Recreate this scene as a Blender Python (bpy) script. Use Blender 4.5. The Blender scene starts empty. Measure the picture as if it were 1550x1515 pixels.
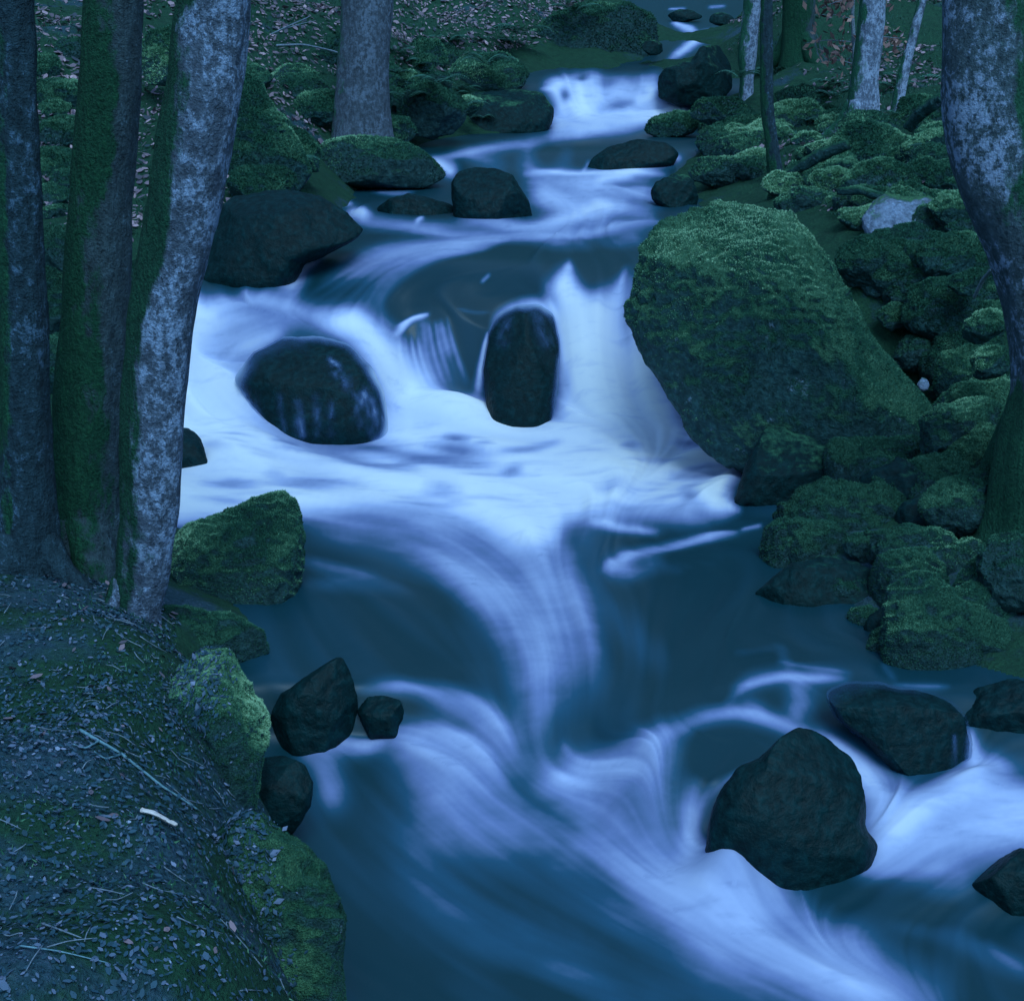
import bpy, math, random
import numpy as np
from mathutils import Vector, Matrix

random.seed(7)
RNG = np.random.default_rng(7)
scene = bpy.context.scene
COL = scene.collection

# ------------------------------------------------------------------ camera
CAM_Z = 3.0
PITCH = math.radians(16.0)
FOV = math.radians(40.0)
cam_d = bpy.data.cameras.new("camera")
cam_d.sensor_fit = 'HORIZONTAL'
cam_d.angle = FOV
cam_d.clip_start = 0.05
cam_d.clip_end = 500
cam = bpy.data.objects.new("camera", cam_d)
cam.location = (0, 0, CAM_Z)
cam.rotation_euler = (math.pi / 2 - PITCH, 0, 0)
COL.objects.link(cam)
scene.camera = cam

# ------------------------------------------------------------------ light
SUN_EL = math.radians(54)
SUN_AZ = math.radians(165)       # direction the light comes from, clockwise from +Y
w = bpy.data.worlds.new("World")
scene.world = w
w.use_nodes = True
nt = w.node_tree
nt.nodes.clear()
sky = nt.nodes.new('ShaderNodeTexSky')
sky.sky_type = 'NISHITA'
sky.sun_disc = False
sky.sun_elevation = SUN_EL
sky.sun_rotation = SUN_AZ
sky.ozone_density = 2.0
bg = nt.nodes.new('ShaderNodeBackground')
bg.inputs['Strength'].default_value = 0.09
wo = nt.nodes.new('ShaderNodeOutputWorld')
sky.dust_density = 0.0
sky_tint = nt.nodes.new('ShaderNodeMix'); sky_tint.data_type = 'RGBA'; sky_tint.blend_type = 'MULTIPLY'
sky_tint.inputs[0].default_value = 1.0
sky_tint.inputs[7].default_value = (0.84, 1.02, 1.01, 1)
nt.links.new(sky.outputs[0], sky_tint.inputs[6])
nt.links.new(sky_tint.outputs[2], bg.inputs[0])
nt.links.new(bg.outputs[0], wo.inputs[0])
sun_d = bpy.data.lights.new("sun", 'SUN')
sun_d.energy = 0.8
sun_d.angle = math.radians(30)
sun_d.color = (0.54, 0.82, 1.0)
sun = bpy.data.objects.new("sun", sun_d)
sv = Vector((math.sin(SUN_AZ) * math.cos(SUN_EL), math.cos(SUN_AZ) * math.cos(SUN_EL), math.sin(SUN_EL)))
sun.rotation_euler = sv.to_track_quat('Z', 'Y').to_euler()
sun.location = sv * 40
COL.objects.link(sun)
scene.view_settings.view_transform = 'Standard'
scene.view_settings.look = 'None'
scene.view_settings.gamma = 1
scene.view_settings.exposure = 1.42
scene.cycles.max_bounces = 6
scene.cycles.diffuse_bounces = 3
scene.cycles.caustics_reflective = False
scene.cycles.caustics_refractive = False

# ------------------------------------------------------------------ geometry helpers
F = 775.0 / math.tan(FOV / 2)
CP, SP = math.cos(PITCH), math.sin(PITCH)

def ray(px, row):
    u = (np.asarray(px, float) - 775.0) / F
    v = (757.5 - np.asarray(row, float)) / F
    return u, CP + v * SP, -SP + v * CP          # x, y, z of the view ray

def at(px, row, d):
    """world point seen in direction (px,row), d metres ahead along +Y"""
    x, y, z = ray(px, row)
    k = d / y
    return np.stack([x * k, y * k, CAM_Z + z * k], -1)

def dz(row, z):
    """forward distance at which the view direction of this row meets height z"""
    x, y, zz = ray(775, row)
    return (z - CAM_Z) / zz * y

def h3(ix, iy, iz, seed):
    n = (ix.astype(np.int64) * 374761393 + iy.astype(np.int64) * 668265263 + iz.astype(np.int64) * 2147483647 + seed * 974634777) & 0xffffffff
    n = ((n ^ (n >> 13)) * 1274126177) & 0xffffffff
    n = ((n ^ (n >> 16)) * 2246822519) & 0xffffffff
    return ((n ^ (n >> 15)) & 0xffff) / 32767.5 - 1.0

def vnoise(p, seed=0):
    p = np.asarray(p, float)
    i = np.floor(p).astype(np.int64)
    f = p - i
    f = f * f * f * (f * (f * 6 - 15) + 10)
    out = 0
    for a in (0, 1):
        wx = f[..., 0] if a else 1 - f[..., 0]
        for b in (0, 1):
            wy = f[..., 1] if b else 1 - f[..., 1]
            for c in (0, 1):
                wz = f[..., 2] if c else 1 - f[..., 2]
                out = out + wx * wy * wz * h3(i[..., 0] + a, i[..., 1] + b, i[..., 2] + c, seed)
    return out

def fbm(p, oct=4, seed=0, gain=0.5):
    s, a, t = 0, 1.0, 0
    p = np.asarray(p, float)
    for k in range(oct):
        s = s + a * vnoise(p * (2.03 ** k) + 17.3 * k, seed + k)
        t += a
        a *= gain
    return s / t

def sstep(a, b, x):
    t = np.clip((x - a) / (b - a), 0, 1)
    return t * t * (3 - 2 * t)

def gblur(a, s):
    r = max(1, int(3 * s))
    k = np.exp(-0.5 * (np.arange(-r, r + 1) / s) ** 2)
    k /= k.sum()
    p = np.pad(a, r, mode='edge')
    p = np.apply_along_axis(lambda m: np.convolve(m, k, 'valid'), 0, p)
    return np.apply_along_axis(lambda m: np.convolve(m, k, 'valid'), 1, p)

def tag(o, label=None, cat=None, group=None, kind=None):
    if label: o['label'] = label
    if cat: o['category'] = cat
    if group: o['group'] = group
    if kind: o['kind'] = kind
    return o

def mesh_obj(name, verts, faces, mat, parent=None, smooth=True, attrs=None):
    """verts Nx3 array, faces Mx3 / Mx4 array (or a list of such arrays)"""
    me = bpy.data.meshes.new(name)
    verts = np.asarray(verts, np.float32)
    if not isinstance(faces, list):
        faces = [faces]
    faces = [np.asarray(f, np.int32) for f in faces if len(f)]
    me.vertices.add(len(verts))
    me.vertices.foreach_set('co', verts.ravel())
    nl = sum(f.size for f in faces)
    npoly = sum(len(f) for f in faces)
    me.loops.add(nl)
    me.loops.foreach_set('vertex_index', np.concatenate([f.ravel() for f in faces]))
    me.polygons.add(npoly)
    tot = np.concatenate([np.full(len(f), f.shape[1], np.int32) for f in faces])
    start = np.concatenate([[0], np.cumsum(tot)[:-1]]).astype(np.int32)
    me.polygons.foreach_set('loop_start', start)
    me.polygons.foreach_set('loop_total', tot)
    me.polygons.foreach_set('use_smooth', np.full(npoly, smooth))
    me.update(calc_edges=True)
    me.validate()
    for k, v in (attrs or {}).items():
        a = me.attributes.new(k, 'FLOAT', 'POINT')
        a.data.foreach_set('value', np.asarray(v, np.float32).ravel())
    me.materials.append(mat)
    o = bpy.data.objects.new(name, me)
    COL.objects.link(o)
    if parent is not None:
        o.parent = parent
    return o

def place_origin(o, pt):
    """move a mesh object's origin to pt, leaving the shape where it is"""
    pt = Vector([float(c) for c in pt])
    o.data.transform(Matrix.Translation(-pt))
    o.location = pt

def empty(name, loc):
    o = bpy.data.objects.new(name, None)
    o.location = [float(c) for c in loc]
    o.empty_display_size = 0.1
    COL.objects.link(o)
    return o

def adopt(o, parent):
    """parent a mesh built in world space under an Empty that only translates"""
    o.data.transform(Matrix.Translation(-parent.location))
    o.parent = parent
    return o

def grid_faces(nr, nc, wrap=False):
    r = np.arange(nr - 1)[:, None]
    c = np.arange(nc if wrap else nc - 1)[None, :]
    c2 = (c + 1) % nc
    return np.stack([r * nc + c, r * nc + c2, (r + 1) * nc + c2, (r + 1) * nc + c], -1).reshape(-1, 4)

# ------------------------------------------------------------------ materials
class NB:
    """small node-tree builder"""
    def __init__(s, name):
        s.m = bpy.data.materials.new(name)
        s.m.use_nodes = True
        s.t = s.m.node_tree
        s.t.nodes.clear()
        s.out = s.n('ShaderNodeOutputMaterial')
        s.bsdf = s.n('ShaderNodeBsdfPrincipled')
        s.t.links.new(s.bsdf.outputs[0], s.out.inputs[0])
    def n(s, kind, **kw):
        nd = s.t.nodes.new(kind)
        for k, v in kw.items():
            setattr(nd, k, v)
        return nd
    def put(s, sock, v):
        if hasattr(v, 'is_output') or isinstance(v, bpy.types.NodeSocket):
            s.t.links.new(v, sock)
        elif isinstance(v, tuple) and len(v) == 3 and sock.type == 'RGBA':
            sock.default_value = (*v, 1)
        else:
            sock.default_value = v
    def set(s, **kw):
        for k, v in kw.items():
            s.put(s.bsdf.inputs[k.replace('_', ' ')], v)
    def pos(s):
        return s.n('ShaderNodeNewGeometry').outputs['Position']
    def objco(s):
        return s.n('ShaderNodeTexCoord').outputs['Object']
    def normal_dot(s, d):
        g = s.n('ShaderNodeNewGeometry')
        v = s.n('ShaderNodeVectorMath', operation='DOT_PRODUCT')
        s.put(v.inputs[0], g.outputs['Normal'])
        v.inputs[1].default_value = d
        return v.outputs['Value']
    def noise(s, co, scale, detail=4, rough=0.55, stretch=None):
        if stretch:
            mp = s.n('ShaderNodeMapping')
            s.put(mp.inputs[0], co)
            mp.inputs['Scale'].default_value = stretch
            co = mp.outputs[0]
        nd = s.n('ShaderNodeTexNoise')
        s.put(nd.inputs['Vector'], co)
        nd.inputs['Scale'].default_value = scale
        nd.inputs['Detail'].default_value = detail
        nd.inputs['Roughness'].default_value = rough
        return nd.outputs['Fac']
    def vor(s, co, scale, feature='F1'):
        nd = s.n('ShaderNodeTexVoronoi', feature=feature)
        s.put(nd.inputs['Vector'], co)
        nd.inputs['Scale'].default_value = scale
        return nd.outputs['Distance']
    def math(s, op, a, b=0.0, clamp=False):
        nd = s.n('ShaderNodeMath', operation=op, use_clamp=clamp)
        s.put(nd.inputs[0], a)
        s.put(nd.inputs[1], b)
        return nd.outputs[0]
    def rng(s, v, a, b, lo=0.0, hi=1.0):
        nd = s.n('ShaderNodeMapRange', interpolation_type='SMOOTHSTEP')
        s.put(nd.inputs['Value'], v)
        nd.inputs['From Min'].default_value = a
        nd.inputs['From Max'].default_value = b
        nd.inputs['To Min'].default_value = lo
        nd.inputs['To Max'].default_value = hi
        return nd.outputs['Result']
    def ramp(s, v, stops):
        nd = s.n('ShaderNodeValToRGB')
        cr = nd.color_ramp
        while len(cr.elements) < len(stops):
            cr.elements.new(0.5)
        for e, (p, c) in zip(cr.elements, stops):
            e.position = p
            e.color = (*c, 1)
        s.put(nd.inputs[0], v)
        return nd.outputs[0]
    def mix(s, f, a, b):
        nd = s.n('ShaderNodeMix', data_type='RGBA')
        s.put(nd.inputs[0], f)
        s.put(nd.inputs[6], a)
        s.put(nd.inputs[7], b)
        return nd.outputs[2]
    def bump(s, h, strength, dist):
        nd = s.n('ShaderNodeBump')
        s.put(nd.inputs['Height'], h)
        nd.inputs['Strength'].default_value = strength
        nd.inputs['Distance'].default_value = dist
        return nd.outputs[0]
    def attr(s, name):
        return s.n('ShaderNodeAttribute', attribute_name=name).outputs['Fac']

def mat_rock(name, stone, moss, cover, lichen=None, rough=0.6, fine=1.0, lichen_amt=0.62, bump=0.9):
    """stone with moss growing on what faces up; cover -1 (bare) .. 1 (all moss)"""
    b = NB(name)
    co = b.pos()
    n1 = b.noise(co, 3.0 * fine, 5)
    n2 = b.noise(co, 22 * fine, 5, 0.65)
    n3 = b.noise(co, 90 * fine, 3, 0.7)
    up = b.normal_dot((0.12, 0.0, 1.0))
    m = b.math('ADD', up, b.math('MULTIPLY', b.math('SUBTRACT', n1, 0.5), 1.7))
    m = b.math('ADD', m, b.math('MULTIPLY', b.math('SUBTRACT', n2, 0.5), 0.9))
    m = b.rng(b.math('ADD', m, cover), 0.25, 0.75)
    st = b.ramp(n2, [(0.3, tuple(c * 0.55 for c in stone)), (0.5, stone), (0.72, tuple(c * 1.9 for c in stone))])
    if lichen:
        st = b.mix(b.rng(b.noise(co, 7 * fine, 6, 0.7), lichen_amt, lichen_amt + 0.06), st, lichen)
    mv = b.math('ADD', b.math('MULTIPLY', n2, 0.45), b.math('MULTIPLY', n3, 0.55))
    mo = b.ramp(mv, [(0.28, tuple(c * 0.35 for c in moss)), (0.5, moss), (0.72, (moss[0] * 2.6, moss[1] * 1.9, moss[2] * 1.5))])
    mo = b.mix(b.rng(b.math('ADD', n1, b.math('MULTIPLY', up, 0.12)), 0.54, 0.68), mo, b.ramp(mv, [(0.3, tuple(c * 0.7 for c in moss)), (0.7, (moss[0] * 5.5, moss[1] * 3.0, moss[2] * 2.7))]))  # upward faces lean to paler moss: top light put into the colour
    b.set(Base_Color=b.mix(m, st, mo), Roughness=b.math('ADD', b.math('MULTIPLY', m, 0.9 - rough), rough))
    b.set(**{'Specular IOR Level': 0.12})
    h = b.math('ADD', b.math('MULTIPLY', n2, 0.6), b.math('MULTIPLY', b.math('MULTIPLY', n3, m), 0.8))
    b.set(Normal=b.bump(h, bump, 0.05 / fine))
    return b.m

def mat_bark(name, bark, lichen, moss, moss_cover, lichen_at=0.5, side=(-1, -0.3, 0), foot=None):
    b = NB(name)
    co = b.pos()
    n1 = b.noise(co, 5, 5, 0.6, (1, 1, 0.35))
    n2 = b.noise(co, 26, 5, 0.7, (1, 1, 0.7))
    n3 = b.noise(co, 80, 3, 0.7)
    d = b.normal_dot(side)
    m = b.math('ADD', d, b.math('MULTIPLY', b.math('SUBTRACT', b.math('ADD', b.math('MULTIPLY', n1, .6), b.math('MULTIPLY', b.noise(co, 14, 4, 0.6, (1, 1, .5)), .4)), 0.5), 4.0))
    if foot:                                       # moss climbing from the roots up to this height
        sp_ = b.n('ShaderNodeSeparateXYZ'); b.put(sp_.inputs[0], co)
        m = b.math('ADD', m, b.rng(sp_.outputs['Z'], foot[0], foot[1], 1.6, 0.0))
    m = b.rng(b.math('ADD', b.math('ADD', m, b.math('MULTIPLY', b.math('SUBTRACT', n2, 0.5), 1.0)), moss_cover), 0.1, 0.5)
    base = b.ramp(n2, [(0.3, tuple(c * 0.45 for c in bark)), (0.55, bark), (0.75, tuple(c * 1.5 for c in bark))])
    lf = b.math('ADD', b.math('MULTIPLY', n2, 0.4), b.math('ADD', b.math('MULTIPLY', b.noise(co, 48, 4, 0.75), 0.3), b.math('MULTIPLY', b.noise(co, 3.2, 3, 0.6), 0.3)))
    base = b.mix(b.rng(lf, lichen_at, lichen_at + 0.09), base, lichen)
    mo = b.ramp(b.math('ADD', b.math('MULTIPLY', n3, 0.6), b.math('MULTIPLY', n2, 0.4)),
                [(0.3, tuple(c * 0.4 for c in moss)), (0.5, moss), (0.72, (moss[0] * 2.2, moss[1] * 1.9, moss[2] * 1.5))])
    b.set(Base_Color=b.mix(m, base, mo), Roughness=0.9)
    b.set(**{'Specular IOR Level': 0.2})
    fiss = b.noise(co, 30, 4, 0.6, (1, 1, 0.18))
    h = b.math('ADD', b.math('MULTIPLY', n2, 0.5), b.math('ADD', b.math('MULTIPLY', n3, 0.35), b.math('MULTIPLY', fiss, 0.7)))
    b.set(Normal=b.bump(h, 1.0, 0.045))
    return b.m

def mat_plain(name, c1, c2, scale=30, rough=0.8):
    b = NB(name)
    n = b.noise(b.pos(), scale, 4, 0.6)
    b.set(Base_Color=b.ramp(n, [(0.3, c1), (0.7, c2)]), Roughness=rough, Normal=b.bump(n, 0.6, 0.01))
    b.set(**{'Specular IOR Level': 0.25})
    return b.m

def mat_var(name, stops, rough=0.7, trans=0.0):
    """colour picked per leaf from the 'tone' attribute"""
    b = NB(name)
    b.set(Base_Color=b.ramp(b.attr('tone'), stops), Roughness=rough)
    b.set(**{'Specular IOR Level': 0.3})
    return b.m

MOSS = (0.018, 0.105, 0.066)
STONE = (0.016, 0.062, 0.060)
M = {}
M['wet_rock'] = mat_rock('wet_rock', (0.0015, 0.018, 0.0205), (0.008, 0.05, 0.035), -1.4, rough=0.5, bump=0.5)
M['damp_rock'] = mat_rock('damp_rock', (0.002, 0.020, 0.022), (0.012, 0.07, 0.042), -0.5, rough=0.6, bump=0.6)
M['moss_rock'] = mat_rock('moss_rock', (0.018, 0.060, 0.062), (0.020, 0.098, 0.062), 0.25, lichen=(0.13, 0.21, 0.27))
M['pale_rock'] = mat_rock('pale_rock', (0.16, 0.22, 0.32), (0.024, 0.11, 0.06), -0.3, lichen=(0.26, 0.34, 0.46))
M['dim_moss'] = mat_rock('dim_moss', (0.018, 0.055, 0.058), (0.012, 0.070, 0.047), -0.05, lichen=(0.08, 0.13, 0.17), lichen_amt=0.68)  # moss darkened so its colour carries the shade of the banks
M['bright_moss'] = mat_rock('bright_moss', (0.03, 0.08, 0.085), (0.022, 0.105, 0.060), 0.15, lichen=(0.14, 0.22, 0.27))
M['bark_lichen'] = mat_bark('bark_lichen', (0.10, 0.145, 0.205), (0.27, 0.38, 0.56), (0.010, 0.060, 0.038), 0.0, 0.48, (-1.2, 0.1, 0))
M['bark_grey'] = mat_bark('bark_grey', (0.085, 0.12, 0.16), (0.15, 0.21, 0.29), MOSS, -0.7, 0.50, (-1.0, 0.1, 0))
M['bark_mossy'] = mat_bark('bark_mossy', (0.05, 0.09, 0.11), (0.14, 0.24, 0.32), (0.009, 0.062, 0.036), 0.35, 0.55, (-0.7, -0.3, 0))
M['bark_blue'] = mat_bark('bark_blue', (0.022, 0.055, 0.075), (0.08, 0.16, 0.25), (0.010, 0.07, 0.04), -0.5, 0.53)
M['bark_pale'] = mat_bark('bark_pale', (0.16, 0.22, 0.32), (0.36, 0.46, 0.64), MOSS, -0.45, 0.46)
M['bark_right'] = mat_bark('bark_right', (0.07, 0.12, 0.15), (0.27, 0.37, 0.54), (0.014, 0.08, 0.048), 0.0, 0.49, (0.7, -0.2, 0), (1.5, 2.0))
M['twig'] = mat_plain('twig', (0.08, 0.11, 0.14), (0.25, 0.33, 0.42), 60)
M['pale_wood'] = mat_plain('pale_wood', (0.62, 0.56, 0.55), (0.85, 0.78, 0.76), 40)
M['lichen_twig'] = mat_plain('lichen_twig', (0.06, 0.15, 0.19), (0.20, 0.38, 0.46), 50)
M['leaf_litter'] = mat_var('leaf_litter', [(0.0, (0.006, 0.035, 0.05)), (0.45, (0.024, 0.078, 0.12)), (0.75, (0.09, 0.135, 0.215)), (0.93, (0.19, 0.225, 0.34)), (1.0, (0.32, 0.41, 0.56))])
M['hill_litter'] = mat_var('hill_litter', [(0.0, (0.016, 0.04, 0.058)), (0.5, (0.16, 0.12, 0.155)), (1.0, (0.48, 0.34, 0.39))])
M['dry_leaf'] = mat_var('dry_leaf', [(0.0, (0.12, 0.075, 0.08)), (1.0, (0.42, 0.25, 0.22))])
M['fern_leaf'] = mat_var('fern_leaf', [(0.0, (0.010, 0.055, 0.042)), (1.0, (0.04, 0.16, 0.11))])
M['moss_tuft'] = mat_var('moss_tuft', [(0.0, (0.008, 0.048, 0.034)), (0.5, (0.024, 0.115, 0.072)), (0.8, (0.13, 0.32, 0.18)), (1.0, (0.30, 0.54, 0.33))], 0.9)

# ------------------------------------------------------------------ stream surface: heights along lines of sight
# (px, [(row, distance or height)])  'z' means a level surface at that height
def Z(z): return ('z', z)
UP = [(430, 9.9), (400, 10.4), (372, 11.0), (345, 12.0), (300, 14.0), (265, 15.5), (218, 16.2), (200, 18.0), (190, 18.8),
      (125, 19.3), (108, 21.0), (60, 24.0), (30, 27.0), (0, 30.0), (-60, 36.0)]
LOWP = [(3200, Z(.15)), (1650, Z(.22)), (1515, Z(.27)), (1400, Z(.32))]
MIDP = [(940, Z(.72)), (800, Z(.74)), (680, Z(.77))]
COLS = [
 (-400, LOWP + [(1300, Z(.36)), (1200, Z(.42)), (1125, Z(.48)), (1035, Z(.70)), (1020, Z(.715))] + MIDP + [(655, 9.3), (520, 9.7), (455, 9.95), (405, 10.5)] + UP[2:]),
 (330, LOWP + [(1300, Z(.36)), (1200, Z(.42)), (1125, Z(.48)), (1035, Z(.70)), (1020, Z(.715))] + [(940, Z(.72)), (800, Z(.74)), (720, Z(.76))] + [(680, 8.95), (600, 9.4), (520, 9.7), (455, 9.95), (405, 10.5)] + UP[2:]),
 (400, LOWP + [(1300, Z(.36)), (1200, Z(.42)), (1125, Z(.48)), (1035, Z(.70)), (1020, Z(.715))] + [(940, Z(.72)), (800, Z(.74)), (700, Z(.77))] + [(640, 9.2), (560, 9.42), (500, 9.62), (452, 9.98), (405, 10.55)] + UP[2:]),
 (470, LOWP + [(1300, Z(.36)), (1200, Z(.42)), (1125, Z(.48)), (1035, Z(.70)), (1020, Z(.715))] + MIDP + [(660, 9.25), (600, 9.3), (540, 9.4), (500, 9.65), (455, 10.0), (400, 10.6)] + UP[2:]),
 (560, LOWP + [(1300, Z(.36)), (1200, Z(.42)), (1125, Z(.48)), (1035, Z(.70)), (1020, Z(.715))] + MIDP + [(645, 9.33), (560, 9.52), (490, 9.85), (455, 10.15), (400, 10.6)] + UP[2:]),
 (620, LOWP + [(1300, Z(.36)), (1200, Z(.42)), (1130, Z(.48)), (1040, Z(.69)), (1015, Z(.715))] + MIDP + [(650, 9.4), (610, 9.72), (500, 9.95), (440, 10.2), (400, 10.5), (378, 11.0)] + UP[3:]),
 (700, LOWP + [(1300, Z(.36)), (1200, Z(.43)), (1140, Z(.48)), (1050, Z(.68)), (1010, Z(.715))] + MIDP + [(645, 9.42), (605, 9.75), (482, 9.95), (430, 10.15), (388, 10.6), (368, 11.2)] + UP[3:]),
 (790, LOWP + [(1300, Z(.36)), (1230, Z(.41)), (1180, Z(.46)), (1060, Z(.66)), (1000, Z(.715))] + MIDP + [(650, 9.4), (620, 9.6), (465, 9.9), (400, 10.4), (380, 10.9)] + UP[3:]),
 (900, LOWP + [(1300, Z(.36)), (1250, Z(.39)), (1200, Z(.45)), (1080, Z(.66)), (1010, Z(.715))] + MIDP + [(655, 9.35), (540, 9.6)] + UP),
 (990, LOWP + [(1340, Z(.345)), (1300, Z(.38)), (1200, 4.72), (1115, Z(.68)), (1060, Z(.71))] + MIDP + [(660, 9.3), (560, 9.5)] + UP),
 (1090, LOWP + [(1340, Z(.345)), (1290, Z(.37)), (1180, 4.68), (1085, Z(.68)), (1045, Z(.715))] + MIDP + [(660, 9.3), (560, 9.5)] + UP),
 (1200, LOWP + [(1320, Z(.36)), (1260, Z(.42)), (1120, Z(.62)), (1055, Z(.67)), (1022, Z(.715))] + MIDP + [(660, 9.3), (560, 9.5)] + UP),
 (1350, LOWP + [(1330, Z(.38)), (1230, Z(.46)), (1165, Z(.5)), (1055, Z(.67)), (1030, Z(.715))] + MIDP + [(660, 9.3), (560, 9.5)] + UP),
 (1480, LOWP + [(1330, Z(.40)), (1250, Z(.46)), (1170, Z(.51)), (1075, Z(.66)), (1045, Z(.715))] + MIDP + [(660, 9.3), (560, 9.5)] + UP),
 (2100, LOWP + [(1330, Z(.40)), (1250, Z(.46)), (1170, Z(.51)), (1075, Z(.66)), (1045, Z(.715))] + MIDP + [(660, 9.3), (560, 9.5)] + UP),
]
STEP = 2.5
PX = np.arange(-250, 1800, STEP)
ROWS = np.concatenate([np.arange(-40, 1600, STEP), 1600 + np.cumsum(np.linspace(3, 60, 50))])
def col_inv(ctrl):
    rr, dd = [], []
    for r, v in ctrl:
        rr.append(r)
        dd.append(float(dz(r, v[1])) if isinstance(v, tuple) else v)
    o = np.argsort(rr)
    return np.interp(ROWS, np.array(rr, float)[o], 1.0 / np.array(dd)[o])
ctr = np.stack([col_inv(c[1]) for c in COLS], 1)                 # rows x control columns
cx = np.array([c[0] for c in COLS], float)
INV = np.stack([np.interp(PX, cx, ctr[i]) for i in range(len(ROWS))], 0)
nreg = int((1600 + 40) / STEP)
INV[:nreg] = gblur(INV, 4.0)[:nreg]

# foam, laid along the lines the water runs
GX, GY = np.meshgrid(PX, ROWS)
FOAM = np.zeros_like(GX)
FLX = np.zeros_like(GX)
FLY = np.full_like(GX, 0.002)
MOUND = np.zeros_like(GX)

def smooth_path(pts, m=7):
    """Catmull-Rom through the points"""
    if len(pts) < 3:
        t = np.linspace(0, 1, 9)[:, None]
        return pts[0] * (1 - t) + pts[-1] * t
    q = np.concatenate([[2 * pts[0] - pts[1]], pts, [2 * pts[-1] - pts[-2]]])
    out = []
    for i in range(1, len(q) - 2):
        for k in range(m):
            t = k / m
            out.append(0.5 * (2 * q[i] + (q[i + 1] - q[i - 1]) * t + (2 * q[i - 1] - 5 * q[i] + 4 * q[i + 1] - q[i + 2]) * t * t + (3 * q[i] - q[i - 1] - 3 * q[i + 1] + q[i + 2]) * t ** 3))
    out.append(pts[-1])
    return np.array(out)

def stroke(I, pts, flow=1.0, hard=2.0, mode='add', taper=None):
    """soft stroke through (px,row,half width), fading out at both ends"""
    taper = taper if taper is not None else (0.4 if mode == 'sub' and hard < 3 else 0.22)
    pts = smooth_path(np.array(pts, float))
    wmax = max(60, pts[:, 2].max() * 2.6)
    ci = np.where((PX > pts[:, 0].min() - wmax) & (PX < pts[:, 0].max() + wmax))[0]
    ri = np.where((ROWS > pts[:, 1].min() - wmax) & (ROWS < pts[:, 1].max() + wmax))[0]
    if not len(ci) or not len(ri): return
    sl = (slice(ri[0], ri[-1] + 1), slice(ci[0], ci[-1] + 1))
    gx, gy = GX[sl], GY[sl]
    b = np.zeros_like(gx)
    fx = np.zeros_like(gx); fy = np.zeros_like(gx)
    seg = np.hypot(*np.diff(pts[:, :2], axis=0).T)
    cum = np.concatenate([[0], np.cumsum(seg)]); tot = max(cum[-1], 1e-6)
    for i, (p, q) in enumerate(zip(pts[:-1], pts[1:])):
        v = q[:2] - p[:2]
        L = max(np.hypot(*v), 1e-6)
        t = np.clip(((gx - p[0]) * v[0] + (gy - p[1]) * v[1]) / (L * L), 0, 1)
        dd = np.hypot(gx - p[0] - t * v[0], gy - p[1] - t * v[1])
        ww = max(p[2], .5) + t * (max(q[2], .5) - max(p[2], .5))
        u = (cum[i] + t * L) / tot
        e = 0.12 + 0.88 * np.clip(np.minimum(u, 1 - u) / taper, 0, 1) ** 0.7 if taper > 0 else 1.0
        b = np.maximum(b, e * np.exp(-(dd / (ww * 1.25)) ** hard))
        wt = np.exp(-(dd / (ww + 22)) ** 2) * L / 20
        fx += wt * v[0] / L * flow
        fy += wt * v[1] / L * flow
    if mode == 'add':
        FOAM[sl] = 1 - (1 - FOAM[sl]) * (1 - I * b)
    else:
        FOAM[sl] *= 1 - I * b
    FLX[sl] += fx; FLY[sl] += fy

def poly(I, pts, blur):
    global FOAM
    pts = np.array(pts, float)
    ins = np.zeros(GX.shape, bool)
    j = len(pts) - 1
    for i in range(len(pts)):
        xi, yi = pts[i]; xj, yj = pts[j]
        if yi != yj:
            c = ((yi > GY) != (yj > GY)) & (GX < (xj - xi) * (GY - yi) / (yj - yi) + xi)
            ins ^= c
        j = i
    m = gblur(ins.astype(float), blur / STEP)
    FOAM = 1 - (1 - FOAM) * (1 - I * m)

def dark(I, pts, hard=2.0):
    stroke(I, pts, 0.0, hard, 'sub')

def mound(h, cx_, cy_, rx, ry):
    global MOUND
    MOUND += h * np.exp(-((GX - cx_) / rx) ** 2 - ((GY - cy_) / ry) ** 2)

S = stroke
# --- far reaches
S(.8, [(1010, 92, 4), (1030, 80, 6), (1060, 60, 6), (1085, 50, 5)])
S(.7, [(1015, 35, 3), (1040, 45, 5), (1055, 48, 3)])
S(.6, [(1060, 50, 2), (1090, 47, 2)])
S(.5, [(1070, 12, 2), (1100, 10, 2)]); S(.5, [(1010, 15, 1.5), (1040, 14, 1.5)])
poly(.78, [(822, 128), (850, 118), (900, 112), (950, 120), (975, 112), (998, 112), (995, 148), (1042, 152), (1040, 172), (960, 190), (838, 205), (832, 180), (842, 160)], 7)
S(.7, [(830, 206, 7), (900, 198, 8), (960, 190, 9), (1042, 165, 9)])
S(.7, [(975, 120, 8), (985, 140, 8), (960, 150, 12)]); S(.6, [(880, 125, 6), (880, 150, 8), (885, 180, 12)])
S(.5, [(815, 135, 2), (840, 140, 3), (850, 160, 4), (858, 175, 4)])
dark(.75, [(852, 140, 6), (858, 155, 6)]); dark(.5, [(905, 168, 6), (940, 158, 7), (960, 150, 4)]); dark(.4, [(905, 125, 8), (935, 122, 8)])
dark(.6, [(870, 122, 4), (890, 118, 4)])
S(.5, [(650, 240, 4), (720, 228, 6), (800, 215, 8), (850, 208, 8)])
S(.3, [(700, 232, 8), (740, 245, 12), (760, 260, 12)]); S(.3, [(800, 222, 10), (800, 260, 14)]); S(.25, [(860, 225, 10), (850, 258, 14)])
S(.85, [(648, 236, 3), (668, 245, 7), (682, 256, 10), (686, 264, 7)])
S(.8, [(790, 263, 4), (850, 262, 5), (930, 264, 5), (1010, 266, 4)])
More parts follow.
